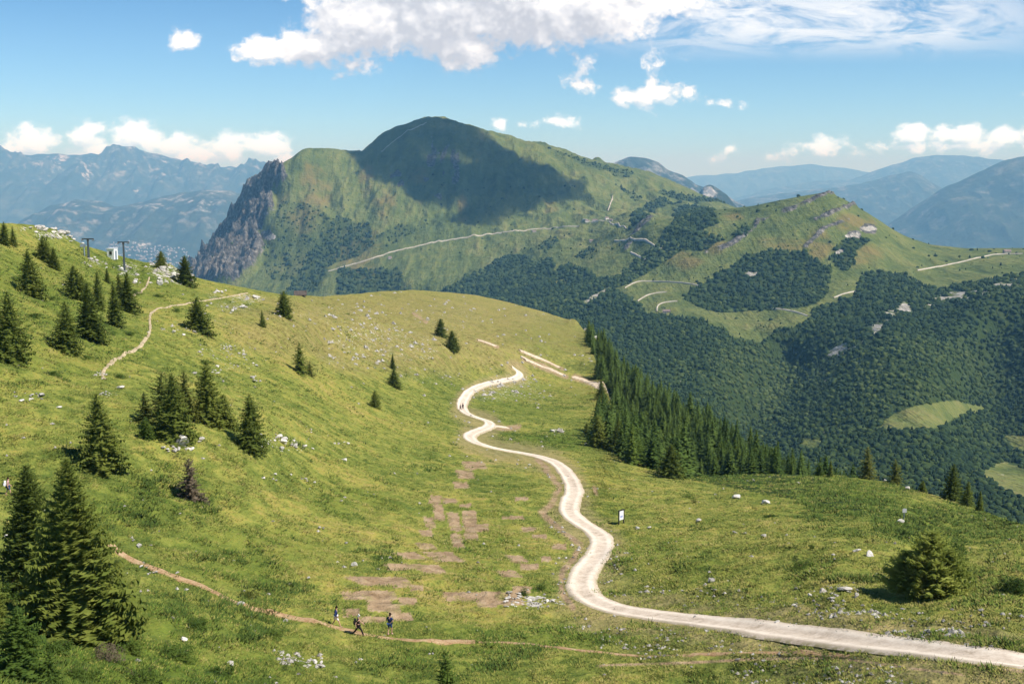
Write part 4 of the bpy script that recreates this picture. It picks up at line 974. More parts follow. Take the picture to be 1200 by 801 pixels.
# ================================================================== grass, herbs and dwarf shrubs: uncountable, each one object
M_TUFT = material('grass_blades', lambda nt, b: None, 0.8, 0.1)
def bld_tuft(t, lo, hi, dryk=0):
    nt = NT(t); b = [n for n in t.nodes if n.type == 'BSDF_PRINCIPLED'][0]
    p = nt.vmath('MULTIPLY', nt.pos(), (1, 1, .6))
    n0 = nt.noise(p, 0.016, 4); n1 = nt.noise(p, 0.085, 4, 0.6, 0.5); n2 = nt.noise(p, 0.55, 5, 0.65)
    f = nt.math('MULTIPLY_ADD', n0, 0.45, nt.math('MULTIPLY', n1, 0.55)); f = nt.math('MULTIPLY_ADD', nt.math('SUBTRACT', n2, 0.5), 0.55, f)
    f = nt.math('MULTIPLY_ADD', nt.math('SUBTRACT', nt.attr('tone'), 0.5), 0.35, f); f = nt.math('MULTIPLY_ADD', nt.math('SUBTRACT', f, 0.5), 1.45, 0.5)
    c = nt.ramp(f, [(0.28, lo[0]), (0.45, lo[1]), (0.58, hi[0]), (0.78, hi[1])])
    if dryk: c = nt.mix(nt.math('MULTIPLY', nt.attr('dry'), dryk), c, (0.29, 0.235, 0.085, 1))
    nt.set(b.inputs['Base Color'], c)
    nt.set(b.inputs['Normal'], nt.vmath('NORMALIZE', nt.vmath('ADD', nt.vmath('MULTIPLY', nt.n('ShaderNodeNewGeometry').outputs['Normal'], (.45, .45, .45)), (0, 0, .75))))
bld_tuft(M_TUFT.node_tree, ((0.085, 0.121, 0.022), (0.165, 0.190, 0.037)), ((0.245, 0.245, 0.053), (0.34, 0.29, 0.10)), .7)
M_HERB = material('herb_leaves', lambda nt, b: None, 0.7, 0.15)
bld_tuft(M_HERB.node_tree, ((0.046, 0.082, 0.012), (0.080, 0.135, 0.017)), ((0.125, 0.185, 0.025), (0.20, 0.235, 0.04)))
M_DWARF = material('dwarf_juniper', lambda nt, b: None, 0.8, 0.1)
bld_tuft(M_DWARF.node_tree, ((0.044, 0.078, 0.015), (0.068, 0.112, 0.020)), ((0.098, 0.145, 0.026), (0.15, 0.18, 0.038)))

gr = np.random.default_rng(11)
def pick(n, rmin, rmax, weight, pad=160):
    """random ground points, even over the view, thinned by a weight on the grid"""
    c = gr.uniform(0, G.nc - 1.01, n * 3); rrow = gr.uniform(rmin, rmax, n * 3)
    ci, ri = c.astype(int), rrow.astype(int)
    keep = (near_px[ri, ci] > -pad) & (near_px[ri, ci] < 1200 + pad)
    keep &= gr.random(n * 3) < weight[ri, ci]
    c, rrow, ci, ri = c[keep][:n], rrow[keep][:n], ci[keep][:n], ri[keep][:n]
    fc, fr = c - ci, rrow - ri
    def b(A): return (A[ri, ci] * (1 - fc) + A[ri, ci + 1] * fc) * (1 - fr) + (A[ri + 1, ci] * (1 - fc) + A[ri + 1, ci + 1] * fc) * fr
    return b(G.X), b(G.Y), b(G.Z), ri, ci
pathy = np.clip(soil * 1.4 + (rd < 9) * 1.0, 0, 1)
def tuft_tris(x, y, z, nb, h, wd_, spread, lean, r):
    """nb blades per tuft: (N*nb, 3, 3)"""
    N = len(x); P = np.repeat(np.stack([x, y, z], 1), nb, 0); hh = np.repeat(h, nb) * r.uniform(.55, 1.2, N * nb); w2 = np.repeat(wd_, nb)
    a = r.uniform(0, 6.283, N * nb); sp = np.repeat(spread, nb) * np.sqrt(r.random(N * nb))
    base = P + np.stack([sp * np.cos(a), sp * np.sin(a), 0 * a - .03], 1)
    b2 = r.uniform(0, 6.283, N * nb); ln = hh * r.uniform(.1, lean, N * nb)
    tip = base + np.stack([ln * np.cos(a), ln * np.sin(a), hh], 1)
    sdv = np.stack([np.cos(b2), np.sin(b2), 0 * b2], 1) * (w2 * .5)[:, None]
    return np.stack([base - sdv, base + sdv, tip], 1)
def stuff_obj(name, T, tone, nb, mat):
    V = T.reshape(-1, 3)
    me = raw_mesh(name, V, np.arange(len(V)), np.full(len(T), 3), attrs={'tone': np.repeat(np.repeat(tone, nb), 3), 'dry': np.repeat(np.repeat(dry[ri, ci], nb), 3)})
    return tag(link(name, me, mat), kind='stuff')
clump = fbm(GX / 3.2, GY / 3.2, 3, 401); patch = fbm(GX / 11, GY / 13, 3, 411)
wg = np.clip(0.55 + 1.2 * clump, 0.06, 1) * (1 - pathy) * (1 - 0.6 * np.clip(scree, 0, 1)) * sstep(950, 420, GY)
x, y, z, ri, ci = pick(190000, R0 - 20, RC - 2, wg)
hgt = np.clip(0.070 + 0.08 * clump[ri, ci] + gr.uniform(0, .05, len(x)), .025, .26) * (1 + y / 260)
T = tuft_tris(x, y, z, 5, hgt, 0.040 + 0.00055 * y, 0.18 + 0.0014 * y, 1.5, gr)
stuff_obj('meadow_grass', T, gr.random(len(x)), 5, M_TUFT)
wh = np.clip(lush * 1.1 + 0.9 * (patch - 0.12) * 2, 0, 1) * np.clip(0.5 + 1.6 * clump, 0, 1) * (1 - pathy) * sstep(420, 250, GY)
x, y, z, ri, ci = pick(70000, R0 - 20, RC - 2, wh)
hgt = np.clip(0.12 + 0.15 * clump[ri, ci] + gr.uniform(0, .10, len(x)), .05, .42) * (1 + y / 500)
T = tuft_tris(x, y, z, 8, hgt, 0.055 + 0.00055 * y, 0.26 + 0.001 * y, 1.5, gr)
stuff_obj('meadow_herbs', T, gr.random(len(x)), 8, M_HERB)
dw = np.zeros(G.Y.shape)
for px_, py_, rx_, ry_, k_ in [(960, 571, 58, 13, 1), (990, 592, 60, 16, .9), (1075, 605, 60, 18, .75), (1120, 622, 90, 20, .85), (965, 605, 36, 7, .8), (1020, 572, 70, 8, .6), (845, 560, 50, 6, .7), (640, 515, 56, 10, .8), (1000, 600, 50, 10, .6), (870, 567, 30, 5, .5), (590, 512, 20, 5, .6),
                                (650, 470, 40, 12, .5), (100, 320, 90, 30, .3), (60, 370, 80, 40, .3), (1000, 678, 40, 6, .5), (260, 655, 50, 8, .4), (290, 745, 30, 10, .7), (330, 690, 40, 8, .4)]:
    d = ((near_px - px_) / rx_) ** 2 + ((near_py - py_) / ry_) ** 2
    dw = np.maximum(dw, k_ * sstep(1.25, .5, d + .8 * fbm(GX / 7, GY / 7, 3, 421)))
open_m = 1 - sstep(1.2, .7, ((near_px - 590) / 110) ** 2 + ((near_py - 630) / 95) ** 2)
dw = np.maximum(dw, (.30 * (near_px < 640) + .12) * sstep(.14, .42, fbm(GX / 8, GY / 15, 3, 431)) * open_m * sstep(700, 350, GY))
dw *= np.clip(0.75 + 1.2 * clump, 0, 1) * (1 - pathy) * (np.arange(G.nr) < RC)[:, None]
x, y, z, ri, ci = pick(95000, R0, RC - 1, dw)
hgt = np.clip(0.27 + 0.25 * clump[ri, ci] + gr.uniform(-.1, .15, len(x)), .10, .7)
T = tuft_tris(x, y, z, 10, hgt, 0.060 + 0.0005 * y, 0.40 + 0.0008 * y, 1.3, gr)
stuff_obj('dwarf_juniper_cover', T, gr.random(len(x)), 10, M_DWARF)

# ================================================================== far woods: thousands of crowns that read as one mass
def crown_template(seed, kind):
    r = np.random.default_rng(seed); bm = bmesh.new()
    bmesh.ops.create_icosphere(bm, subdivisions=2 if kind == 'b' else 1, radius=1)
    V = np.array([v.co[:] for v in bm.verts]); Fc = np.array([[v.index for v in f.verts] for f in bm.faces]); bm.free()
    k = r.normal(size=(7, 3)); k /= np.linalg.norm(k, axis=1)[:, None]
    d = V @ k.T
    V = V * (0.80 + 0.34 * np.clip((d - .55) / .45, 0, 1).max(1) - .0 + 0.10 * r.uniform(-1, 1, len(V)))[:, None]
    if kind == 'c':
        zz = (V[:, 2] + 1) / 2; rad = np.clip(1.05 - zz, 0.02, 1); V[:, :2] *= (rad / np.maximum(np.hypot(V[:, 0], V[:, 1]), .3) * np.hypot(V[:, 0], V[:, 1]))[:, None] * .8; V[:, 2] = zz * 2.1 - .6
    else: V[:, 2] = V[:, 2] * .85 + .22
    return V.astype(np.float32), Fc
TB = [crown_template(i, 'b') for i in range(5)]; TCN = [crown_template(20 + i, 'c') for i in range(3)]
mr = np.random.default_rng(21)
inf_ = (mpx > -120) & (mpx < 1320)
dY = np.gradient(M.Y, axis=0); area = np.clip(dY, 0, 40) * M.Y * M.du
dens = wd * inf_
vis_soft = np.where(mvis, 1.0, 0.12)
Wt = (area * dens * vis_soft / np.clip(M.Y / 2000, .6, 3) ** 1.1).ravel()
NCR = 38000
sel = mr.choice(len(Wt), NCR, p=Wt / Wt.sum())
sr, sc_i = np.unravel_index(sel, wd.shape)
jx = mr.uniform(-.5, .5, NCR) * M.du * MY[sr, sc_i]
cx, cyy, cz = MX[sr, sc_i] + jx, MY[sr, sc_i] + mr.uniform(-3, 3, NCR), M.Z[sr, sc_i]
size = mr.uniform(2.4, 5.6, NCR) * np.clip(MY[sr, sc_i] / 2000, .85, 1.8) * np.where(dens[sr, sc_i] < 0.1, mr.uniform(.35, .8, NCR), np.where(dens[sr, sc_i] < 0.6, mr.uniform(.5, .95, NCR), 1))
VV, FF, tone, base = [], [], [], 0
sp = spur[sr, sc_i]
for ti, (Vt, Ft) in enumerate(TB + TCN):
    m = np.nonzero(mr.integers(0, 8, NCR) * 0 + (np.arange(NCR) % 8) == ti)[0]
    a = mr.uniform(0, 6.28, len(m)); ca, sa_ = np.cos(a), np.sin(a)
    s_ = size[m]
    P = np.empty((len(m), len(Vt), 3), np.float32)
    P[..., 0] = cx[m, None] + s_[:, None] * (Vt[None, :, 0] * ca[:, None] - Vt[None, :, 1] * sa_[:, None])
    P[..., 1] = cyy[m, None] + s_[:, None] * (Vt[None, :, 0] * sa_[:, None] + Vt[None, :, 1] * ca[:, None])
    P[..., 2] = cz[m, None] + s_[:, None] * Vt[None, :, 2] * mr.uniform(.85, 1.25, len(m))[:, None]
    VV.append(P.reshape(-1, 3)); FF.append((Ft[None] + (np.arange(len(m)) * len(Vt))[:, None, None] + base).reshape(-1)); base += len(m) * len(Vt)
    tn = np.clip(mr.normal(.46 if ti < 5 else .22, .22, len(m)) + .35 * sp[m], 0, 1); tone.append(np.repeat(tn, len(Vt)))
def build_canopy(nt, b):
    tcp = nt.pos(); n = nt.noise(tcp, .12, 3, .7); g = nt.noise(tcp, .0035, 4)
    f = nt.math('MULTIPLY_ADD', nt.math('SUBTRACT', n, .5), .5, nt.attr('tone')); f = nt.math('MULTIPLY_ADD', nt.math('SUBTRACT', g, .5), 1.1, f)
    nt.set(b.inputs['Normal'], nt.bump(nt.noise(tcp, .5, 3, .7), .6, 1.5))
    return nt.ramp(f, [(0.05, (0.017, 0.032, 0.015)), (0.45, (0.028, 0.048, 0.017)), (0.75, (0.046, 0.070, 0.022)), (1.0, (0.075, 0.10, 0.030))])
FFa = np.concatenate(FF)
me = raw_mesh('distant_woods', np.concatenate(VV), FFa, np.full(len(FFa) // 3, 3), True, {'tone': np.concatenate(tone)})
tag(link('distant_woods', me, material('wood_canopy', build_canopy, .9, .05)), kind='stuff')
# ================================================================== road and footpaths: sheets laid on the ground
def path_world(grid, pts, step):
    P = []
    for (x0, y0), (x1, y1) in zip(pts[:-1], pts[1:]):
        n = max(1, int(math.hypot(x1 - x0, y1 - y0) / 4))
        for k in range(n): P.append((x0 + (x1 - x0) * k / n, y0 + (y1 - y0) * k / n))
    P.append(pts[-1])
    W_ = np.array([grid.locate(*p)[:2] for p in P])
    for _ in range(3): W_[1:-1] = .25 * W_[:-2] + .5 * W_[1:-1] + .25 * W_[2:]
    d = np.concatenate([[0], np.cumsum(np.hypot(*np.diff(W_, axis=0).T))])
    s_ = np.arange(0, d[-1], step)
    Q = np.stack([np.interp(s_, d, W_[:, 0]), np.interp(s_, d, W_[:, 1])], 1)
    for _ in range(6): Q[1:-1] = .25 * Q[:-2] + .5 * Q[1:-1] + .25 * Q[2:]
    return Q, s_
def ribbon(name, grid, pts, width, mat, lift=.05, step=0.8, rag=0.25, nx=9, seed=0, dist_lift=0.0004, zs=6, wave=4.0, label=None):
    Q, s_ = path_world(grid, pts, step)
    T_ = np.gradient(Q, axis=0); T_ /= np.linalg.norm(T_, axis=1)[:, None]; N_ = np.stack([T_[:, 1], -T_[:, 0]], 1)
    wl = width / 2 * (1 + rag * fbm(s_ / wave, s_ * 0 + 1.5, 3, 500 + seed)); wr = width / 2 * (1 + rag * fbm(s_ / wave, s_ * 0 + 7.5, 3, 520 + seed))
    f = np.linspace(-1, 1, nx)
    off = np.where(f[None] < 0, wl[:, None] * f[None], wr[:, None] * f[None])
    X = Q[:, 0:1] + N_[:, 0:1] * off; Y = Q[:, 1:2] + N_[:, 1:2] * off
    Z = grid.z_at(X.ravel(), Y.ravel()).reshape(X.shape)
    Zc = Z.mean(1)
    for _ in range(zs): Zc[1:-1] = .25 * Zc[:-2] + .5 * Zc[1:-1] + .25 * Zc[2:]
    Z = np.maximum(Z, .5 * Z + .5 * Zc[:, None]) + lift + dist_lift * Y
    Z[:, 0] -= lift * 2 + dist_lift * Y[:, 0] * 2.2; Z[:, -1] -= lift * 2 + dist_lift * Y[:, -1] * 2.2
    V = np.stack([X, Y, Z], -1).reshape(-1, 3); n = len(Q)
    i = np.arange(n * nx).reshape(n, nx); q = np.stack([i[:-1, :-1], i[:-1, 1:], i[1:, 1:], i[1:, :-1]], -1).reshape(-1)
    lat = np.broadcast_to(f[None], X.shape)
    o = link(name, raw_mesh(name, V, q, np.full((n - 1) * (nx - 1), 4), True, {'lat': lat}), mat)
    tag(o, kind='structure'); return o, Q
def bld_gravel(nt, b):
    p = nt.pos(); n = nt.noise(p, .9, 6, .7); n2 = nt.noise(p, 5.0, 3, .7); n0 = nt.noise(p, .12, 3)
    la = nt.math('ABSOLUTE', nt.attr('lat'))
    rut = nt.map(nt.math('ABSOLUTE', nt.math('SUBTRACT', la, 0.5)), 0.0, 0.28, 1, 0)
    f = nt.math('MULTIPLY_ADD', nt.math('SUBTRACT', n2, .5), .5, n); f = nt.math('MULTIPLY_ADD', rut, .26, f); f = nt.math('MULTIPLY_ADD', nt.math('SUBTRACT', n0, .5), .4, f)
    c = nt.ramp(f, [(.24, (.33, .255, .175)), (.48, (.56, .46, .35)), (.82, (.74, .635, .50))])
    c = nt.mix(nt.math('MULTIPLY', nt.map(la, .60, 1.0), nt.map(n, .40, .56)), c, (.26, .22, .11, 1))
    nt.set(b.inputs['Normal'], nt.bump(n2, .5, .05)); return c
M_GRAVEL = material('pale_gravel', bld_gravel, .95, .1)
def bld_earth(nt, b):
    p = nt.pos(); n = nt.noise(p, 1.6, 5, .65); n2 = nt.noise(p, 9.0, 3, .7)
    c = nt.ramp(nt.math('MULTIPLY_ADD', nt.math('SUBTRACT', n2, .5), .5, n), [(.25, (.20, .115, .055)), (.5, (.36, .235, .125)), (.78, (.50, .38, .24))])
    c = nt.mix(nt.math('MULTIPLY', nt.map(nt.math('ABSOLUTE', nt.attr('lat')), .55, 1.0), nt.map(n, .4, .58)), c, (.15, .15, .03, 1))
    nt.set(b.inputs['Normal'], nt.bump(n2, .5, .05)); return c
M_EARTH = material('trodden_earth', bld_earth, .95, .05)
M_TRACK = plain('bare_track', (.52, .42, .30), .95, .3, .8, .05)
M_STONY = plain('stony_earth', (.40, .32, .20), .95, .35, 1.2, .05)
ribbon('gravel_road', G, ROAD, 3.5, M_GRAVEL, step=.7, rag=.16, nx=11)
ribbon('road_end', G, [(612, 438.5), (608, 434.5), (599, 429.5)], 3.4, M_GRAVEL, rag=.1) if False else None
ribbon('gravel_spur', G, [(574, 499), (586, 499.5), (596, 501)], 3.0, M_GRAVEL, step=.6, rag=.5, lift=.045)
for i, (l_, w_) in enumerate([([(560, 398.5), (570, 401), (584, 406.5)], 2.6), ([(609, 410.5), (624, 416), (640, 423), (658, 431.5)], 2.2), ([(613, 420), (628, 426), (645, 433), (664, 441)], 3.0), ([(672, 441.5), (684, 445), (697, 450), (708, 455)], 4.0), ([(704, 450), (714, 455), (726, 462)], 3.0)]):
    ribbon('old_track', G, l_, w_, M_TRACK, step=.8, rag=.9, lift=.06, seed=60 + i, dist_lift=.0005, wave=5)
PATH_LOW = [(128, 636), (135, 645), (150, 655), (180, 666), (205, 676), (233, 684), (255, 697), (271, 705), (296, 713), (320, 718), (352, 725), (387, 733), (405, 738), (425, 743.5), (445, 747), (470, 750), (510, 751.5), (560, 751.5), (600, 753), (640, 757), (690, 763), (740, 768), (790, 769), (850, 765), (920, 764), (1000, 768)]
ribbon('earth_footpath', G, PATH_LOW[:18], .95, M_EARTH, step=.5, rag=.6, nx=7, seed=3, lift=.05)
ribbon('earth_footpath', G, PATH_LOW[17:], .6, M_EARTH, step=.5, rag=.9, nx=7, seed=4, lift=.02)
PATH_UP = [(290, 343.5), (262, 349), (236, 353), (215, 356.5), (195, 360), (178, 363), (174.5, 368), (176, 376), (177, 388), (171, 398), (163, 408), (155, 411), (145, 414), (136, 420), (130, 426), (121, 434), (117, 441), (123, 445)]
ribbon('stony_footpath', G, PATH_UP, .55, M_STONY, step=.6, rag=1.1, nx=7, seed=5, lift=.05)
ribbon('stony_footpath', G, [(175, 325), (173, 333), (169, 340), (161, 345), (150, 348)], .5, M_STONY, step=.6, rag=.7, nx=7, seed=6)
M_MROAD = plain('mountain_gravel', (.40, .36, .29), .95, .25, .05, .05)
for i, (l, wdt) in enumerate([([(385, 318), (400, 313.5), (434, 304), (460, 295), (487, 289), (511, 283.5), (535, 280), (562, 276), (589, 272.5)], 6), ([(589, 272.5), (629, 268.5), (656, 266.5), (680, 264.5)], 4), ([(718, 230), (716, 238), (712, 247.6)], 6), ([(683, 258), (697, 261), (713, 258), (727, 265), (734, 268.5)], 6),
                              ([(720, 282), (738, 281), (754, 280), (764, 287), (776, 292)], 6), ([(739, 295.5), (750, 302), (757, 305)], 6), ([(732, 337.6), (747, 329), (771, 330), (800, 331.5), (820, 335)], 4), ([(747, 353), (760, 344), (784, 342)], 4.5), ([(794, 353), (772, 354.5), (767, 361), (770, 366)], 4.5),
                              ([(1075, 317), (1113, 310), (1144, 303), (1165, 298), (1200, 297.5)], 4.5), ([(906, 362), (928, 364), (948, 371)], 5), ([(977, 349), (989, 344), (1005, 341)], 5), ([(500, 144), (478, 153), (462, 166), (446, 178)], 1.3)]):
    ribbon('mountain_road', M, l, wdt, M_MROAD, lift=.6, step=7, rag=.35, nx=5, seed=30 + i, dist_lift=.0006, zs=2, wave=60)

# ================================================================== limestone rocks
def rock_mesh(seed, flat=.62, layered=False):
    r = np.random.default_rng(seed); bm = bmesh.new(); bmesh.ops.create_icosphere(bm, subdivisions=2, radius=1)
    V = np.array([v.co[:] for v in bm.verts])
    for k in range(14):
        n = r.normal(size=3); n /= np.linalg.norm(n); d = r.uniform(.36, .8)
        over = np.maximum(V @ n - d, 0); V -= over[:, None] * n
    V += .05 * np.stack([fbm(V[:, 0] * 3 + seed, V[:, 1] * 3 + V[:, 2] * 2, 3, 600 + seed + i) for i in range(3)], 1)
    if layered: V[:, :2] *= (1 + .10 * np.sign(np.sin(V[:, 2] * 16)))[:, None]
    V *= np.array([1, r.uniform(.6, .9), flat]); V[:, 2] += flat * .12
    for v, c in zip(bm.verts, V): v.co = c
    me = bpy.data.meshes.new('rock'); bm.to_mesh(me); bm.free(); return me
def bld_rock(nt, b):
    tc = nt.n('ShaderNodeTexCoord').outputs['Object']; n = nt.noise(tc, 2.2, 5, .7); n2 = nt.noise(tc, 9, 3, .7); oi = nt.n('ShaderNodeObjectInfo').outputs['Random']
    f = nt.math('MULTIPLY_ADD', nt.math('SUBTRACT', oi, .5), .35, n)
    c = nt.ramp(f, [(.25, (.18, .165, .14)), (.42, (.46, .43, .37)), (.70, (.74, .69, .61))])
    nt.set(b.inputs['Normal'], nt.bump(nt.math('ADD', n, nt.math('MULTIPLY', n2, .5)), .7, .15)); return c
M_ROCK = material('limestone', bld_rock, .9, .1)
RM = [rock_mesh(i, f) for i, f in enumerate((.42, .5, .62, .36, .7, .46))]
for m_ in RM: m_.materials.append(M_ROCK)
RL = rock_mesh(31, .62, True); RL.materials.append(M_ROCK)
rrk = random.Random(9)
def put_rock(px, py, wpx, label, group=None, me=None, tilt=.3, hk=1.0):
    x, y, z = G.locate(px, py)
    s_ = wpx * (y * CT - z * ST) / F / 2 * 1.2
    o = bpy.data.objects.new('rock', me or rrk.choice(RM)); COL.objects.link(o)
    o.location = (x, y, z + s_ * .16 + .05); o.rotation_euler = (rrk.uniform(-tilt, tilt), rrk.uniform(-tilt, tilt), rrk.uniform(0, 6.28)); o.scale = (s_, s_, s_ * hk)
    return tag(o, label, 'rock', group)
def rock_field(n, spots_, lo, hi, label, group):
    for k in range(n):
        cx_, cy_, rx, ry = rrk.choice(spots_)
        a = rrk.uniform(0, 6.28); q = math.sqrt(rrk.random())
        w_ = lo + (hi - lo) * rrk.random() ** 2.2
        put_rock(cx_ + rx * q * math.cos(a), cy_ + ry * q * math.sin(a), w_, label, group)
put_rock(211, 521, 25, 'big grey layered boulder of the heap at the foot of the hillside clump', None, RL, .5, 1.25)
rock_field(9, [(204, 526, 14, 4), (232, 517, 14, 4), (216, 527, 12, 3)], 5, 12, 'whitish rock lying round the big grey layered boulder', 'rocks round the layered boulder')
rock_field(16, [(325, 514, 14, 5), (340, 519, 16, 5), (316, 526, 14, 4), (352, 522, 10, 4)], 4, 12, 'white rock in the row of stones beside the pointed lone spruce', 'rocks beside the lone spruce')
rock_field(24, [(66, 273, 26, 5), (86, 283, 14, 4), (46, 268, 20, 3)], 5, 16, 'white limestone rock of the outcrop on the upper skyline hilltop', 'rocks of the skyline outcrop')
rock_field(30, [(196, 312, 12, 5), (205, 323, 16, 6), (188, 330, 12, 5), (216, 328, 12, 3)], 4, 15, 'pale rock of the outcrop between the two small skyline spruces', 'rocks of the outcrop under the skyline spruces')
rock_field(16, [(112, 306, 16, 4), (150, 318, 10, 6), (158, 330, 6, 6), (135, 312, 14, 4)], 4, 12, 'pale rock on the bank round the lift pylons', 'rocks round the lift pylons')
rock_field(14, [(292, 349, 14, 3), (258, 341, 10, 3), (275, 362, 20, 6)], 3, 10, 'white rock on the ridge above the upper footpath junction', 'rocks above the footpath junction')
rock_field(26, [(265, 412, 34, 9), (285, 425, 26, 7), (252, 436, 26, 8), (215, 388, 16, 6), (300, 445, 12, 5)], 3, 9, 'small white rock scattered on the slope below the stout footpath spruce', 'rocks on the slope below the footpath spruce')
rock_field(8, [(30, 467, 16, 4), (42, 463, 8, 3)], 3, 12, 'white rock in the little heap on the upper slope near the picture edge', 'rocks in the heap on the upper slope')
rock_field(8, [(124, 462, 8, 3), (122, 442, 5, 4)], 3, 9, 'pale stone at the lower end of the stony upper footpath', 'stones at the end of the upper footpath')
put_rock(142, 455, 12, 'white block beside the low shrub at the lower end of the upper footpath')
put_rock(69, 478, 7, 'small white stone alone on grass above the lone blue green spruce')
rock_field(8, [(372, 500, 24, 10), (395, 522, 16, 8), (360, 530, 20, 5)], 3, 7, 'small white rock on the grass below the row of stones', 'rocks below the row of stones')
put_rock(404, 540, 9, 'white stone alone on grass between the stone row and the gravel road bends')
rock_field(20, [(355, 770, 22, 6), (372, 778, 14, 5), (335, 766, 10, 4)], 4, 10, 'white rock in the loose heap below the hikers in the lower grass', 'rocks in the loose heap below the hikers')
put_rock(216, 751, 14, 'whitish flat rock in the lush herbs below the footpath')
put_rock(271, 779, 11, 'pale grey rock in the herbs near the lower picture edge')
put_rock(163, 641, 10, 'white rock just above the start of the earth footpath')
put_rock(156, 634, 6, 'small white stone above another at the start of the earth footpath')
rock_field(6, [(165, 665, 14, 3), (178, 672, 10, 2)], 3, 8, 'greyish stone on the edge of the earth footpath near the biggest spruce', 'stones on the earth footpath edge')
put_rock(282, 710, 12, 'pale stone lying on the earth footpath')
put_rock(362, 678, 7, 'single white stone on grass above the earth footpath')
put_rock(415, 663, 12, 'large white stone on grass beside the brown soil patches')
put_rock(406, 637, 6, 'small pointed white stone uphill of the large white stone')
rock_field(10, [(370, 573, 26, 12), (380, 615, 14, 8), (330, 560, 30, 8)], 3, 7, 'small white stone scattered on the middle of the grass slope', 'stones on the middle grass slope')
rock_field(34, [(610, 708, 24, 5), (640, 703, 18, 5), (600, 699, 16, 5)], 2.5, 7, 'white stone in the stony patch inside the lower road bend', 'stones inside the lower road bend')
put_rock(655, 507, 12, 'white boulder with a smaller one on grass beyond the road bends')
put_rock(648, 506, 8, 'smaller white boulder leaning on the boulder beyond the road bends')
put_rock(747, 620, 8, 'white stone behind the information board')
put_rock(761, 619, 7, 'flat white stone farther from the information board')
rock_field(7, [(689, 379, 8, 3), (697, 383, 8, 3), (704, 388, 6, 3)], 4, 9, 'small white rock round the crag at the upper corner of the dense wood', 'rocks round the crag by the wood')
put_rock(687, 378, 13, 'white crag at the upper corner of the dense wood on the ridge', None, None, .2, 1.3)
put_rock(699, 382, 11, 'lower pale rock beside the white crag on the ridge')
put_rock(991, 692, 18, 'white boulder on the grass between the road and the larch bush')
put_rock(964, 696, 14, 'grey boulder next to the white boulder above the road', None, None, .3, 1.2)
put_rock(949, 699, 8, 'small grey stone below the grey boulder above the road')
put_rock(1004, 699, 9, 'grey upright stone between the white boulder and the larch bush', None, None, .3, 1.3)
put_rock(974, 702, 10, 'flat pale stone under the grey boulder above the road')
put_rock(1005, 646, 12, 'white rock at the top of the little bank on the knoll meadow')
put_rock(1020, 651, 14, 'long pale rock beside another on the little bank of the knoll meadow')
put_rock(864, 584, 12, 'pale rock alone near the brow of the knoll meadow')
put_rock(896, 590, 13, 'flat whitish rock to the road side of the flat shrub on the knoll')
put_rock(1055, 612, 10, 'white stone leaning at the foot of the thin sign post', None, None, .4, 1.3)
put_rock(1064, 573, 9, 'white stone on the brow of the knoll edge')
put_rock(1037, 563, 6, 'small white stone on the brow of the knoll between larches and spruces')
put_rock(818, 611, 8, 'small white stone at the wood end of the knoll meadow')
put_rock(862, 625, 8, 'greyish white stone in the middle of the knoll meadow')
put_rock(896, 629, 9, 'yellowish white stone in the knoll meadow, below the flat whitish rock')
put_rock(834, 681, 12, 'white stone with moss on grass above the straight of the road')
put_rock(826, 687, 9, 'low grey stone touching the mossy white stone')
rock_field(22, [(895, 728, 20, 3), (925, 733, 12, 3), (1010, 735, 30, 4), (1060, 725, 20, 6), (1110, 740, 30, 5), (1150, 737, 24, 6), (960, 722, 30, 5)], 2.5, 8, 'white stone on the grassy bank above the straight of the road', 'stones above the road straight')
rock_field(14, [(1000, 797, 30, 4), (1040, 790, 16, 3), (980, 785, 20, 3), (800, 740, 30, 3)], 3, 9, 'white stone on the grass below the straight of the road', 'stones below the road straight')
put_rock(8, 629, 11, 'white rock at the picture edge above the tall pair of spruces')
# loose rubble too small and too many to count
wr = np.clip(scree * 1.1 + 0.03 + .15 * dry + .5 * (rdm < 3.2) * (rdm > 1.4) * .6, 0, 1) * front
x, y, z, ri, ci = pick(18000, R0, RC - 2, wr * np.clip(.4 + clump * 1.5, 0, 1), 60)
sz = gr.uniform(.07, .24, len(x)) * (.55 + y / 150) * np.where(scree[ri, ci] > .3, 1.25, .9) * (1 + .45 * (y > 260))
oct_ = np.array([[1, 0, 0], [.2, .9, 0.1], [-.9, .3, 0], [-.4, -.8, .05], [.6, -.7, 0], [.1, .1, .75]]); of = np.array([[0, 1, 5], [1, 2, 5], [2, 3, 5], [3, 4, 5], [4, 0, 5]])
P_ = oct_[None] * sz[:, None, None] * gr.uniform(.6, 1.3, (len(x), 1, 3)); an = gr.uniform(0, 6.28, len(x)); c_, s2 = np.cos(an)[:, None], np.sin(an)[:, None]
Q_ = np.stack([P_[..., 0] * c_ - P_[..., 1] * s2 + x[:, None], P_[..., 0] * s2 + P_[..., 1] * c_ + y[:, None], P_[..., 2] + z[:, None] + .04], -1)
ff = (of[None] + 6 * np.arange(len(x))[:, None, None]).reshape(-1)
tag(link('limestone_rubble', raw_mesh('limestone_rubble', Q_.reshape(-1, 3), ff, np.full(len(ff) // 3, 3)), M_ROCK), kind='stuff')

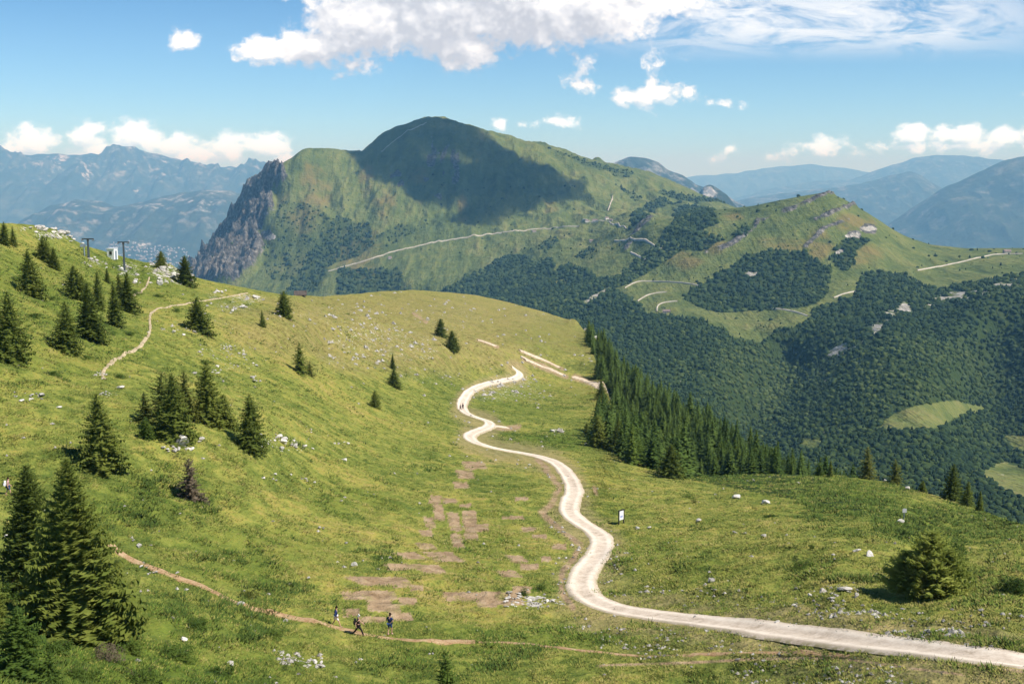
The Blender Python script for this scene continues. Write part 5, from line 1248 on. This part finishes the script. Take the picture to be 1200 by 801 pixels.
# ================================================================== small built things
class MB:
    """collects boxes, bars and prisms into one mesh"""
    def __init__(self): self.V = []; self.Fs = []; self.n = []
    def add(self, V, Fs):
        b = len(self.V); self.V += [tuple(v) for v in V]
        for f in Fs: self.Fs += [b + i for i in f]; self.n.append(len(f))
        return self
    def box(self, c, s, rz=0.0, taper=1.0):
        cx_, cy_, cz_ = c; sx_, sy_, sz_ = [q / 2 for q in s]; V = []
        for k, t_ in ((-1, 1.0), (1, taper)):
            for a, b in ((-1, -1), (1, -1), (1, 1), (-1, 1)):
                X, Y = a * sx_ * t_, b * sy_ * t_
                V.append((cx_ + X * math.cos(rz) - Y * math.sin(rz), cy_ + X * math.sin(rz) + Y * math.cos(rz), cz_ + k * sz_))
        return self.add(V, [(3, 2, 1, 0), (4, 5, 6, 7), (0, 1, 5, 4), (1, 2, 6, 5), (2, 3, 7, 6), (3, 0, 4, 7)])
    def tube(self, a, b, r0, r1=None, seg=10):
        a, b = Vector(a), Vector(b); r1 = r0 if r1 is None else r1; d = (b - a).normalized(); u_ = d.orthogonal().normalized(); w_ = d.cross(u_); V = []
        for p, r_ in ((a, r0), (b, r1)):
            for j in range(seg): V.append(p + (u_ * math.cos(6.28318 * j / seg) + w_ * math.sin(6.28318 * j / seg)) * r_)
        return self.add(V, [tuple(range(seg))[::-1], tuple(range(seg, 2 * seg))] + [(j, (j + 1) % seg, seg + (j + 1) % seg, seg + j) for j in range(seg)])
    def build(self, name, mat, parent=None): return link(name, raw_mesh(name, self.V, self.Fs, self.n), mat, parent)
M_STEEL = plain('dark_painted_steel', (.035, .045, .045), .5, .3, 3, .4); M_GREY = plain('grey_steel', (.20, .24, .27), .5, .2, 3, .4)
M_WHITE = plain('white_paint', (.80, .79, .76), .7, .06, 2, .3); M_DARKGLASS = plain('dark_glass', (.02, .022, .025), .15, .2, 2, .5); M_CONC = plain('concrete', (.42, .40, .37), .9, .15, 3)
def pylon(px, py, hpx, label, sc_=1.0):
    x, y, z = G.locate(px, py); H = height_m(x, y, z, hpx); e = empty('lift_pylon', (x, y, z - .1), label, 'lift pylon', None, R(4))
    MB().box((0, 0, .15), (1.1, 1.1, .5)).build('footing', M_CONC, e)
    MB().tube((0, 0, .3), (0, 0, H), .30, .20, 12).build('mast', M_STEEL, e)
    MB().box((0, 0, H - .15), (2.9, .22, .28)).box((0, 0, H - .5), (.5, .26, .5)).build('crossarm', M_STEEL, e)
    for s_ in (-1, 1):
        q = MB().box((s_ * 1.3, 0, H - .48), (.14, 1.7, .14)).box((s_ * 1.3, 0, H - .33), (.10, .10, .3)).build('sheave_beam', M_STEEL, e)
        for k in range(4):
            MB().tube((s_ * 1.3 - .06, -.65 + .43 * k, H - .42), (s_ * 1.3 + .06, -.65 + .43 * k, H - .42), .19, .19, 12).build('sheave', M_GREY, q)
    l = MB()
    for s_ in (-.14, .14): l.tube((s_, -.40, .6), (s_, -.33, H - .6), .022, .022, 6)
    for k in range(int((H - 1.4) / .4)): l.tube((-.14, -.40 + .07 * k * .4 / H, .9 + .4 * k), (.14, -.40 + .07 * k * .4 / H, .9 + .4 * k), .016, .016, 6)
    l.build('ladder', M_GREY, e)
    return e
pylon(146, 318, 35, 'dark lift pylon with a flat crossarm above a spruce, nearest of the lift line')
pylon(104, 303, 24, 'dark lift pylon with a flat crossarm on the slope behind the white cabin')
x, y, z = G.locate(99, 300); H = height_m(x, y, z, 14)
e = empty('lift_post', (x, y, z), 'short blue grey post with a box head beside the farther lift pylon', 'post', None, R(8))
MB().tube((0, 0, -.2), (0, 0, H), .17, .15).build('pole', M_GREY, e); MB().box((-.25, 0, H - .35), (1.3, .35, .7)).build('head_box', M_GREY, e)
x, y, z = G.locate(132, 303.5); W_ = 9.0 * (y * CT - z * ST) / F; H = height_m(x, y, z, 12.5)
e = empty('lift_cabin', (x, y, z - .1), 'small white operator cabin with one dark window between the lift pylons', 'cabin', None, R(-12))
MB().box((0, 0, H / 2), (W_, W_ * .9, H)).build('wall', M_WHITE, e); MB().box((0, 0, H + .06), (W_ * 1.12, W_ * 1.02, .14)).build('roof', M_WHITE, e)
wn = MB().box((.05, -W_ * .45 - .02, H * .62), (W_ * .36, .06, H * .30)).build('window', M_DARKGLASS, e); MB().box((.05, -W_ * .45 - .03, H * .62 - H * .165), (W_ * .44, .09, .05)).build('sill', M_GREY, wn)
MB().box((W_ * .5 + .02, 0, H * .42), (.05, W_ * .4, H * .8)).build('door', M_GREY, e)

# information board and sign post
M_POST = plain('dark_wood', (.03, .028, .03), .8, .3, 6); M_PRINT = plain('faded_print', (.30, .33, .55), .7, .3, 5)
x, y, z = G.locate(728, 613.5); H = height_m(x, y, z, 18)
e = empty('information_board', (x, y, z - .1), 'information board with dark frame and white panel on the grass beside the gravel road', 'sign', None, R(42))
for s_ in (-1, 1): MB().box((s_ * .48, 0, H / 2), (.14, .12, H)).build('post', M_POST, e)
pn = MB().box((0, -.01, H * .64), (.80, .05, H * .62)).build('panel', M_WHITE, e); MB().box((0, -.04, H * .55), (.5, .012, H * .14)).build('print', M_PRINT, pn)
MB().box((0, 0, H * .97), (1.12, .2, .06)).build('top_rail', M_POST, e)
x, y, z = G.locate(1059, 610); H = height_m(x, y, z, 16)
e = empty('sign_post', (x, y, z - .1), 'thin sign post with a small grey plate on the grassy knoll', 'sign', None, R(10))
MB().tube((0, 0, 0), (0, 0, H), .05, .045, 8).build('pole', M_GREY, e); MB().box((.02, -.06, H - .28), (.55, .03, .50)).build('plate', plain('grey_plate', (.45, .45, .43), .6, .1), e)
x, y, z = G.locate(951, 588)

# farm buildings far off on the alp, the hut beyond the ridge
M_ROOF = plain('old_roof', (.20, .15, .13), .9, .3, .4); M_WALL = plain('plaster', (.62, .58, .52), .9, .15, .4); M_STONEWALL = plain('stone_wall', (.36, .33, .30), .95, .3, .6)
def house(name, grid, px, py, L, Wd, Hh, rz, label, wallm, roofm, group=None, dz=0.0):
    x, y, z = grid.locate(px, py); e = empty(name, (x, y, z + dz), label, 'house', group, R(rz)); rh = Wd * .42
    MB().box((0, 0, Hh / 2 - .8), (L, Wd, Hh + 1.6)).add([(-L / 2, -Wd / 2, Hh), (-L / 2, Wd / 2, Hh), (-L / 2, 0, Hh + rh), (L / 2, -Wd / 2, Hh), (L / 2, Wd / 2, Hh), (L / 2, 0, Hh + rh)], [(0, 2, 1), (3, 4, 5)]).build('wall', wallm, e)
    o_ = .5; q = rh * (1 + 2 * o_ / Wd)
    V = [(sx_ * (L / 2 + o_), sy_ * (Wd / 2 + o_), Hh + rh - q + t_) for t_ in (.05, .35) for sx_ in (-1, 1) for sy_ in (-1, 1)] + [(sx_ * (L / 2 + o_), 0, Hh + rh + t_) for t_ in (.05, .35) for sx_ in (-1, 1)]
    MB().add(V, [(0, 8, 9, 2), (8, 1, 3, 9), (4, 6, 11, 10), (10, 11, 7, 5), (0, 2, 6, 4), (1, 5, 7, 3), (0, 4, 10, 8), (8, 10, 5, 1), (2, 9, 11, 6), (9, 3, 7, 11)]).build('roof', roofm, e)
    for k in range(max(2, int(L / 4))):
        MB().box((-L / 2 + (k + .5) * L / max(2, int(L / 4)), -Wd / 2 - .03, Hh * .6), (1.0, .1, 1.2)).build('window', M_DARKGLASS, e)
    MB().box((L / 2 + .03, 0, 1.1), (.1, 1.3, 2.2)).build('door', M_POST, e)
    return e
for a in [(688, 260, 16, 8, 5, 10, 'pale farmhouse first along the alp road below the big mountain', M_WALL, M_ROOF), (697, 259, 22, 9, 4, -8, 'long low cowshed beside the farmhouses on the alp road', M_WALL, M_ROOF), (711, 257, 15, 9, 6, 30, 'tall white farmhouse near the foot of the zigzag track', M_WALL, M_ROOF),
          (716, 259, 12, 8, 5, -20, 'small farm building below the tall white farmhouse', M_STONEWALL, M_ROOF), (626, 272, 14, 8, 4, 15, 'lone stone hut on the alp meadow under the shaded mountain face', M_STONEWALL, M_ROOF), (693, 283, 13, 8, 4, 0, 'grey stone hut on the meadow below the farmhouses', M_STONEWALL, M_ROOF),
          (457, 303, 14, 9, 5, 20, 'hut beside the long mountain road on the saddle slope', M_STONEWALL, M_ROOF), (781, 366, 16, 8, 3, -10, 'roofed ruin at the lower end of the pasture beside the far woods', M_STONEWALL, M_ROOF), (1180, 296, 18, 10, 4, 5, 'dark roofed barn on the far skyline pasture', M_STONEWALL, M_ROOF)]:
    house('farmhouse', M, *a)
x, y, z = G.locate(352, 345.5); house('mountain_hut', G, 352, 345.5, 3.6, 2.4, .8, 12, 'low hut with a brown roof peeping over the grassy ridge', M_STONEWALL, plain('rusty_roof', (.085, .07, .06), .9, .3, 2), None, -.3)

# far-off town in the deep valley
XX, YY, ZZ, _o = RG[1]
tpx, tpy = pix(XX / YY, ZZ / YY)
tm = np.maximum(sstep(1.2, .2, ((tpx - 190) / 40) ** 2 + ((tpy - 302) / 14) ** 2), .5 * sstep(1.2, .2, ((tpx - 150) / 30) ** 2 + ((tpy - 292) / 10) ** 2)).copy(); tm[47:] = 0
if tm.sum() > 0:
    tr_ = np.random.default_rng(4); sel = tr_.choice(tm.size, 300, p=(tm / tm.sum()).ravel()); b_ = MB()
    for q in sel:
        i_, j_ = np.unravel_index(q, tm.shape)
        b_.box((XX[i_, j_] + tr_.uniform(-40, 40), YY[i_, j_] + tr_.uniform(-60, 60), ZZ[i_, j_] + 4), (tr_.uniform(14, 34), tr_.uniform(12, 26), tr_.uniform(12, 24)), tr_.uniform(0, 3))
    tag(b_.build('far_off_town', M_STONEWALL), kind='stuff')

# the cloud that shades the mountain face (it floats above the picture)
SH = [(426, 183), (440, 164), (470, 145), (500, 139), (535, 143), (582, 165), (622, 187), (660, 205), (692, 218), (694, 228), (660, 236), (636, 246), (609, 246), (585, 258), (568, 266), (552, 250), (511, 242), (484, 229), (466, 214), (447, 212), (438, 198)]
CLZ = 1120.0
pw = []
for p in SH:
    a = M.locate(p[0], max(p[1], 143.5)); k_ = (CLZ - a[2]) / sd.z; pw.append((a[0] + sd.x * k_, a[1] + sd.y * k_ + (180 if p[1] < 150 else 0)))
pw = np.array(pw); x0, y0 = pw.min(0) - 300; x1, y1 = pw.max(0) + 300
nx_, ny_ = 90, 90
gx, gy = np.meshgrid(np.linspace(x0, x1, nx_), np.linspace(y0, y1, ny_))
ins = inpoly(gx, gy, [tuple(p) for p in pw]).astype(float)
for _ in range(5): ins[1:-1, 1:-1] = (2 * ins[1:-1, 1:-1] + ins[:-2, 1:-1] + ins[2:, 1:-1] + ins[1:-1, :-2] + ins[1:-1, 2:]) / 6
th = np.clip(ins + .85 * fbm(gx / 240, gy / 240, 5, 701) - .38, 0, 1) * 330
bot = CLZ - 20 * np.clip(th / 100, 0, 1) + 12 * fbm(gx / 150, gy / 150, 3, 711) * (th > 0)
top = bot + th
top[0] = bot[0]; top[-1] = bot[-1]; top[:, 0] = bot[:, 0]; top[:, -1] = bot[:, -1]
i = np.arange(nx_ * ny_).reshape(ny_, nx_); keep = (np.maximum.reduce([th[:-1, :-1], th[1:, :-1], th[:-1, 1:], th[1:, 1:]]) > 0).ravel()
qd = np.stack([i[:-1, :-1], i[:-1, 1:], i[1:, 1:], i[1:, :-1]], -1).reshape(-1, 4)[keep]
shared = th.ravel() <= 0
remap = np.where(shared, np.arange(nx_ * ny_), np.arange(nx_ * ny_) + nx_ * ny_)
Vc = np.concatenate([np.stack([gx, gy, bot], -1).reshape(-1, 3), np.stack([gx, gy, top], -1).reshape(-1, 3)])
Fq = np.concatenate([qd[:, ::-1], remap[qd]]).reshape(-1)
cm_ = raw_mesh('cloud', Vc, Fq, np.full(len(Fq) // 4, 4))
bmc = bmesh.new(); bmc.from_mesh(cm_); bmesh.ops.delete(bmc, geom=[v for v in bmc.verts if not v.link_faces], context='VERTS'); bmc.to_mesh(cm_); bmc.free()
cmat = bpy.data.materials.new('cloud_vapour'); cmat.use_nodes = True; cmat.node_tree.nodes.clear(); k = NT(cmat.node_tree)
ho = k.n('ShaderNodeOutputMaterial'); pv = k.n('ShaderNodeVolumePrincipled'); pv.inputs['Color'].default_value = (.97, .97, .98, 1); pv.inputs['Density'].default_value = .016
cmat.node_tree.links.new(pv.outputs[0], ho.inputs['Volume'])
tag(link('cloud', cm_, cmat), kind='stuff')
# ================================================================== people
M_SKIN = plain('skin', (.50, .30, .20), .6, .1, 8, .3)
def skin_chain_mesh(name, verts, edges, radii, root=0, sub=1, parent=None, mat=None):
    """grow one continuous surface round a skeleton"""
    me = bpy.data.meshes.new(name); me.from_pydata(verts, edges, []); o = bpy.data.objects.new(name, me); COL.objects.link(o)
    mo = o.modifiers.new('skin', 'SKIN')
    for v, r_ in zip(me.skin_vertices[0].data, radii): v.radius = (r_, r_) if np.isscalar(r_) else r_
    me.skin_vertices[0].data[root].use_root = True
    o.modifiers.new('sub', 'SUBSURF').render_levels = sub; o.modifiers['sub'].levels = sub
    dg = bpy.context.evaluated_depsgraph_get(); ev = o.evaluated_get(dg); m2 = bpy.data.meshes.new_from_object(ev)
    bpy.data.objects.remove(o); bpy.data.meshes.remove(me)
    for p in m2.polygons: p.use_smooth = True
    m2.materials.clear()
    return link(name, m2, mat, parent)
def person(px, py, hpx, face, label, top, legs, shoes, hair, stride=.35, arms='swing', bag=None, cap=None, bare_legs=True, shorts=True, group=None, H=1.74):
    x, y, z = G.locate(px, py)
    e = empty('person', (x, y, z), label, 'person', group, R(face), H / 1.74)
    st = stride
    # +y is forward; joints
    hip = .92; L = {'pelvis': (0, 0, .95), 'waist': (0, 0, 1.08), 'chest': (0, .02, 1.30), 'neck': (0, .02, 1.47), 'head': (0, .04, 1.56), 'crown': (0, .045, 1.69)}
    for s_, n in ((-1, 'l'), (1, 'r')):
        f = s_ * st
        L['hip' + n] = (s_ * .10, 0, hip - .02); L['knee' + n] = (s_ * .11, f * .42 + .05, .50 + .02 * abs(f)); L['ank' + n] = (s_ * .11, f * .85 - .02 - (.10 if f < 0 else 0) * st, .09 + (.05 * st if f < 0 else 0)); L['toe' + n] = (s_ * .12, f * .85 + .15, .035)
        L['sho' + n] = (s_ * .19, .01, 1.41)
        if arms == 'swing': L['elb' + n] = (s_ * .27, -f * .35 - .04, 1.14); L['wri' + n] = (s_ * .26, -f * .55 + .10, .92)
        elif arms == 'pocket': L['elb' + n] = (s_ * .32, -.10, 1.14); L['wri' + n] = (s_ * .23, .08, .96)
        else: L['elb' + n] = (s_ * .34, -.02, 1.15); L['wri' + n] = (s_ * .14, .17, 1.05)
    names = list(L); V = [Vector(L[k]) for k in names]; ix = {k: i for i, k in enumerate(names)}
    E = [('pelvis', 'waist'), ('waist', 'chest'), ('chest', 'neck'), ('neck', 'head'), ('head', 'crown')]
    for n in 'lr': E += [('pelvis', 'hip' + n), ('hip' + n, 'knee' + n), ('knee' + n, 'ank' + n), ('ank' + n, 'toe' + n), ('chest', 'sho' + n), ('sho' + n, 'elb' + n), ('elb' + n, 'wri' + n)]
    rad = {'pelvis': (.155, .115), 'waist': (.135, .105), 'chest': (.165, .115), 'neck': .055, 'head': (.085, .10), 'crown': (.07, .08)}
    for n in 'lr': rad.update({'hip' + n: .095, 'knee' + n: .06, 'ank' + n: .042, 'toe' + n: (.045, .03), 'sho' + n: .068, 'elb' + n: .045, 'wri' + n: .032})
    Rr = [rad[k] for k in names]; Ed = [(ix[a], ix[b]) for a, b in E]
    # palms and five fingers continue from each wrist
    for s_, n in ((-1, 'l'), (1, 'r')):
        w_ = Vector(L['wri' + n]); d = (w_ - Vector(L['elb' + n])).normalized(); side = d.cross(Vector((s_, 0, 0))).normalized()
        b = len(V); V.append(w_ + d * .075); Rr.append((.040, .018)); Ed.append((ix['wri' + n], b))
        for k in range(4):
            q = len(V); off = side * (-.03 + .02 * k); ln = (.065, .08, .075, .06)[k]
            V += [w_ + d * .09 + off, w_ + d * (.09 + ln * .55) + off + Vector((-s_ * .008, .004, 0)), w_ + d * (.09 + ln) + off + Vector((-s_ * .025, .01, 0))]; Rr += [.010, .009, .008]; Ed += [(b, q), (q, q + 1), (q + 1, q + 2)]
        q = len(V); V += [w_ + d * .03 + side * .04 + Vector((0, .01, 0)), w_ + d * .07 + side * .06 + Vector((0, .015, 0))]; Rr += [.012, .010]; Ed += [(ix['wri' + n], q), (q, q + 1)]
    body = skin_chain_mesh('body', V, Ed, Rr, 0, 1, e, M_SKIN)
    def wear(name, keys, edges, grow, mat, cut=None):
        pts = [Vector(L[k]) for k in keys]
        if cut:
            for k, (to, t_) in cut.items(): pts[keys.index(k)] = Vector(L[to]).lerp(Vector(L[k]), t_)
        rr_ = [(np.array(rad[k]) * 1.0 + grow) if not np.isscalar(rad[k]) else rad[k] + grow for k in keys]
        rr_ = [tuple(q) if not np.isscalar(q) else q for q in rr_]
        return skin_chain_mesh(name, pts, [(keys.index(a), keys.index(b)) for a, b in edges], rr_, 0, 1, e, mat)
    tk = ['chest', 'waist', 'pelvis'] + [k + n for n in 'lr' for k in ('sho', 'elb')] + (['wril', 'wrir'] if top[1] else [])
    te = [('chest', 'waist'), ('waist', 'pelvis')] + [q for n in 'lr' for q in ((('chest', 'sho' + n), ('sho' + n, 'elb' + n)) + ((('elb' + n, 'wri' + n),) if top[1] else ()))]
    wear('jacket' if top[1] else 'shirt', tk, te, .020, top[0], {'pelvis': ('waist', .55)} | ({} if top[1] else {'elbl': ('shol', .7), 'elbr': ('shor', .7)}))
    lk = ['pelvis', 'hipl', 'kneel', 'hipr', 'kneer'] + ([] if shorts else ['ankl', 'ankr'])
    le = [('pelvis', 'hipl'), ('hipl', 'kneel'), ('pelvis', 'hipr'), ('hipr', 'kneer')] + ([] if shorts else [('kneel', 'ankl'), ('kneer', 'ankr')])
    wear('shorts' if shorts else 'trousers', lk, le, .022, legs, {'kneel': ('hipl', .85), 'kneer': ('hipr', .85)} if shorts else None)
    for n in 'lr': skin_chain_mesh('shoe', [Vector(L['ank' + n]) + Vector((0, 0, .03)), Vector(L['ank' + n]) + Vector((0, -.01, -.03)), Vector(L['toe' + n])], [(0, 1), (1, 2)], [.055, .06, .05], 0, 1, e, shoes)
    skin_chain_mesh('cap' if cap else 'hair', [(0, .0, 1.60), (0, .02, 1.70), (0, .05, 1.725)] + ([(0, .16, 1.67)] if cap else []), [(0, 1), (1, 2)] + ([(2, 3)] if cap else []), [(.098, .09), (.098, .098), (.06, .07)] + ([(.07, .015)] if cap else []), 1, 1, e, cap or hair)
    f_ = MB()
    for s_ in (-1, 1): f_.box((s_ * .033, .135, 1.595), (.026, .02, .014))
    f_.build('eye', M_POST, body); MB().box((0, .152, 1.56), (.026, .04, .05), 0, .5).build('nose', M_SKIN, body); MB().box((0, .138, 1.517), (.05, .012, .010)).build('mouth', plain('lips', (.38, .14, .12), .6), body)
    for s_ in (-1, 1): MB().box((s_ * .098, .03, 1.575), (.02, .035, .06)).build('ear', M_SKIN, body)
    if bag:
        bp = MB().box((0, -.24, 1.22), (.30, .20, .46), 0, .8).build('rucksack', bag, e)
        MB().box((0, -.36, 1.14), (.22, .07, .20)).build('pocket', bag, bp)
    return e
def cloth(n, c): return plain(n, c, .85, .18, 7, .1)
C_NAVY, C_WHITE, C_BLACK, C_BLUE, C_BROWNH, C_BOOT, C_PINK = cloth('navy_cloth', (.022, .04, .115)), cloth('white_cloth', (.74, .72, .72)), cloth('black_cloth', (.022, .018, .022)), cloth('blue_denim', (.045, .085, .20)), cloth('brown_hair', (.035, .022, .014)), cloth('dark_boots', (.03, .025, .022)), cloth('pink_cloth', (.55, .33, .30))
person(394, 734.5, 26, -80, 'person in a navy hoodie and white shorts walking on the earth footpath', (C_NAVY, True), C_WHITE, C_BOOT, C_BROWNH, .42, 'pocket', None, None, True, True, 'hikers on the earth footpath')
person(420, 744.5, 26, -82, 'person in a white cap, dark top and black leggings striding along the earth footpath', (C_BLACK, False), C_BLACK, C_BOOT, C_BROWNH, .50, 'swing', C_BLACK, C_WHITE, False, False, 'hikers on the earth footpath', 1.70)
person(457, 743, 24, -30, 'person in a navy shirt and blue shorts standing beside the footpath, hands in front', (C_NAVY, False), C_BLUE, C_PINK, C_BROWNH, .12, 'hold', None, None, True, True, 'hikers on the earth footpath')
person(10, 580.5, 19, -60, 'person in blue shorts with a white rucksack at the picture edge above the tall spruces', (C_PINK, False), C_BLUE, C_BOOT, C_BROWNH, .25, 'swing', C_WHITE, None, True, True, None)
person(542.5, 479.5, 6, 160, 'distant person in black walking on the pale road bend', (C_BLACK, True), C_BLACK, C_BOOT, C_BROWNH, .3, 'swing', None, None, False, False, 'walkers on the far road bend')
person(539.5, 481, 6, 150, 'distant person in grey walking on the roadside of the pale bend', (cloth('grey_cloth', (.16, .16, .18)), True), C_BLACK, C_BOOT, C_BROWNH, .3, 'swing', None, None, False, False, 'walkers on the far road bend')
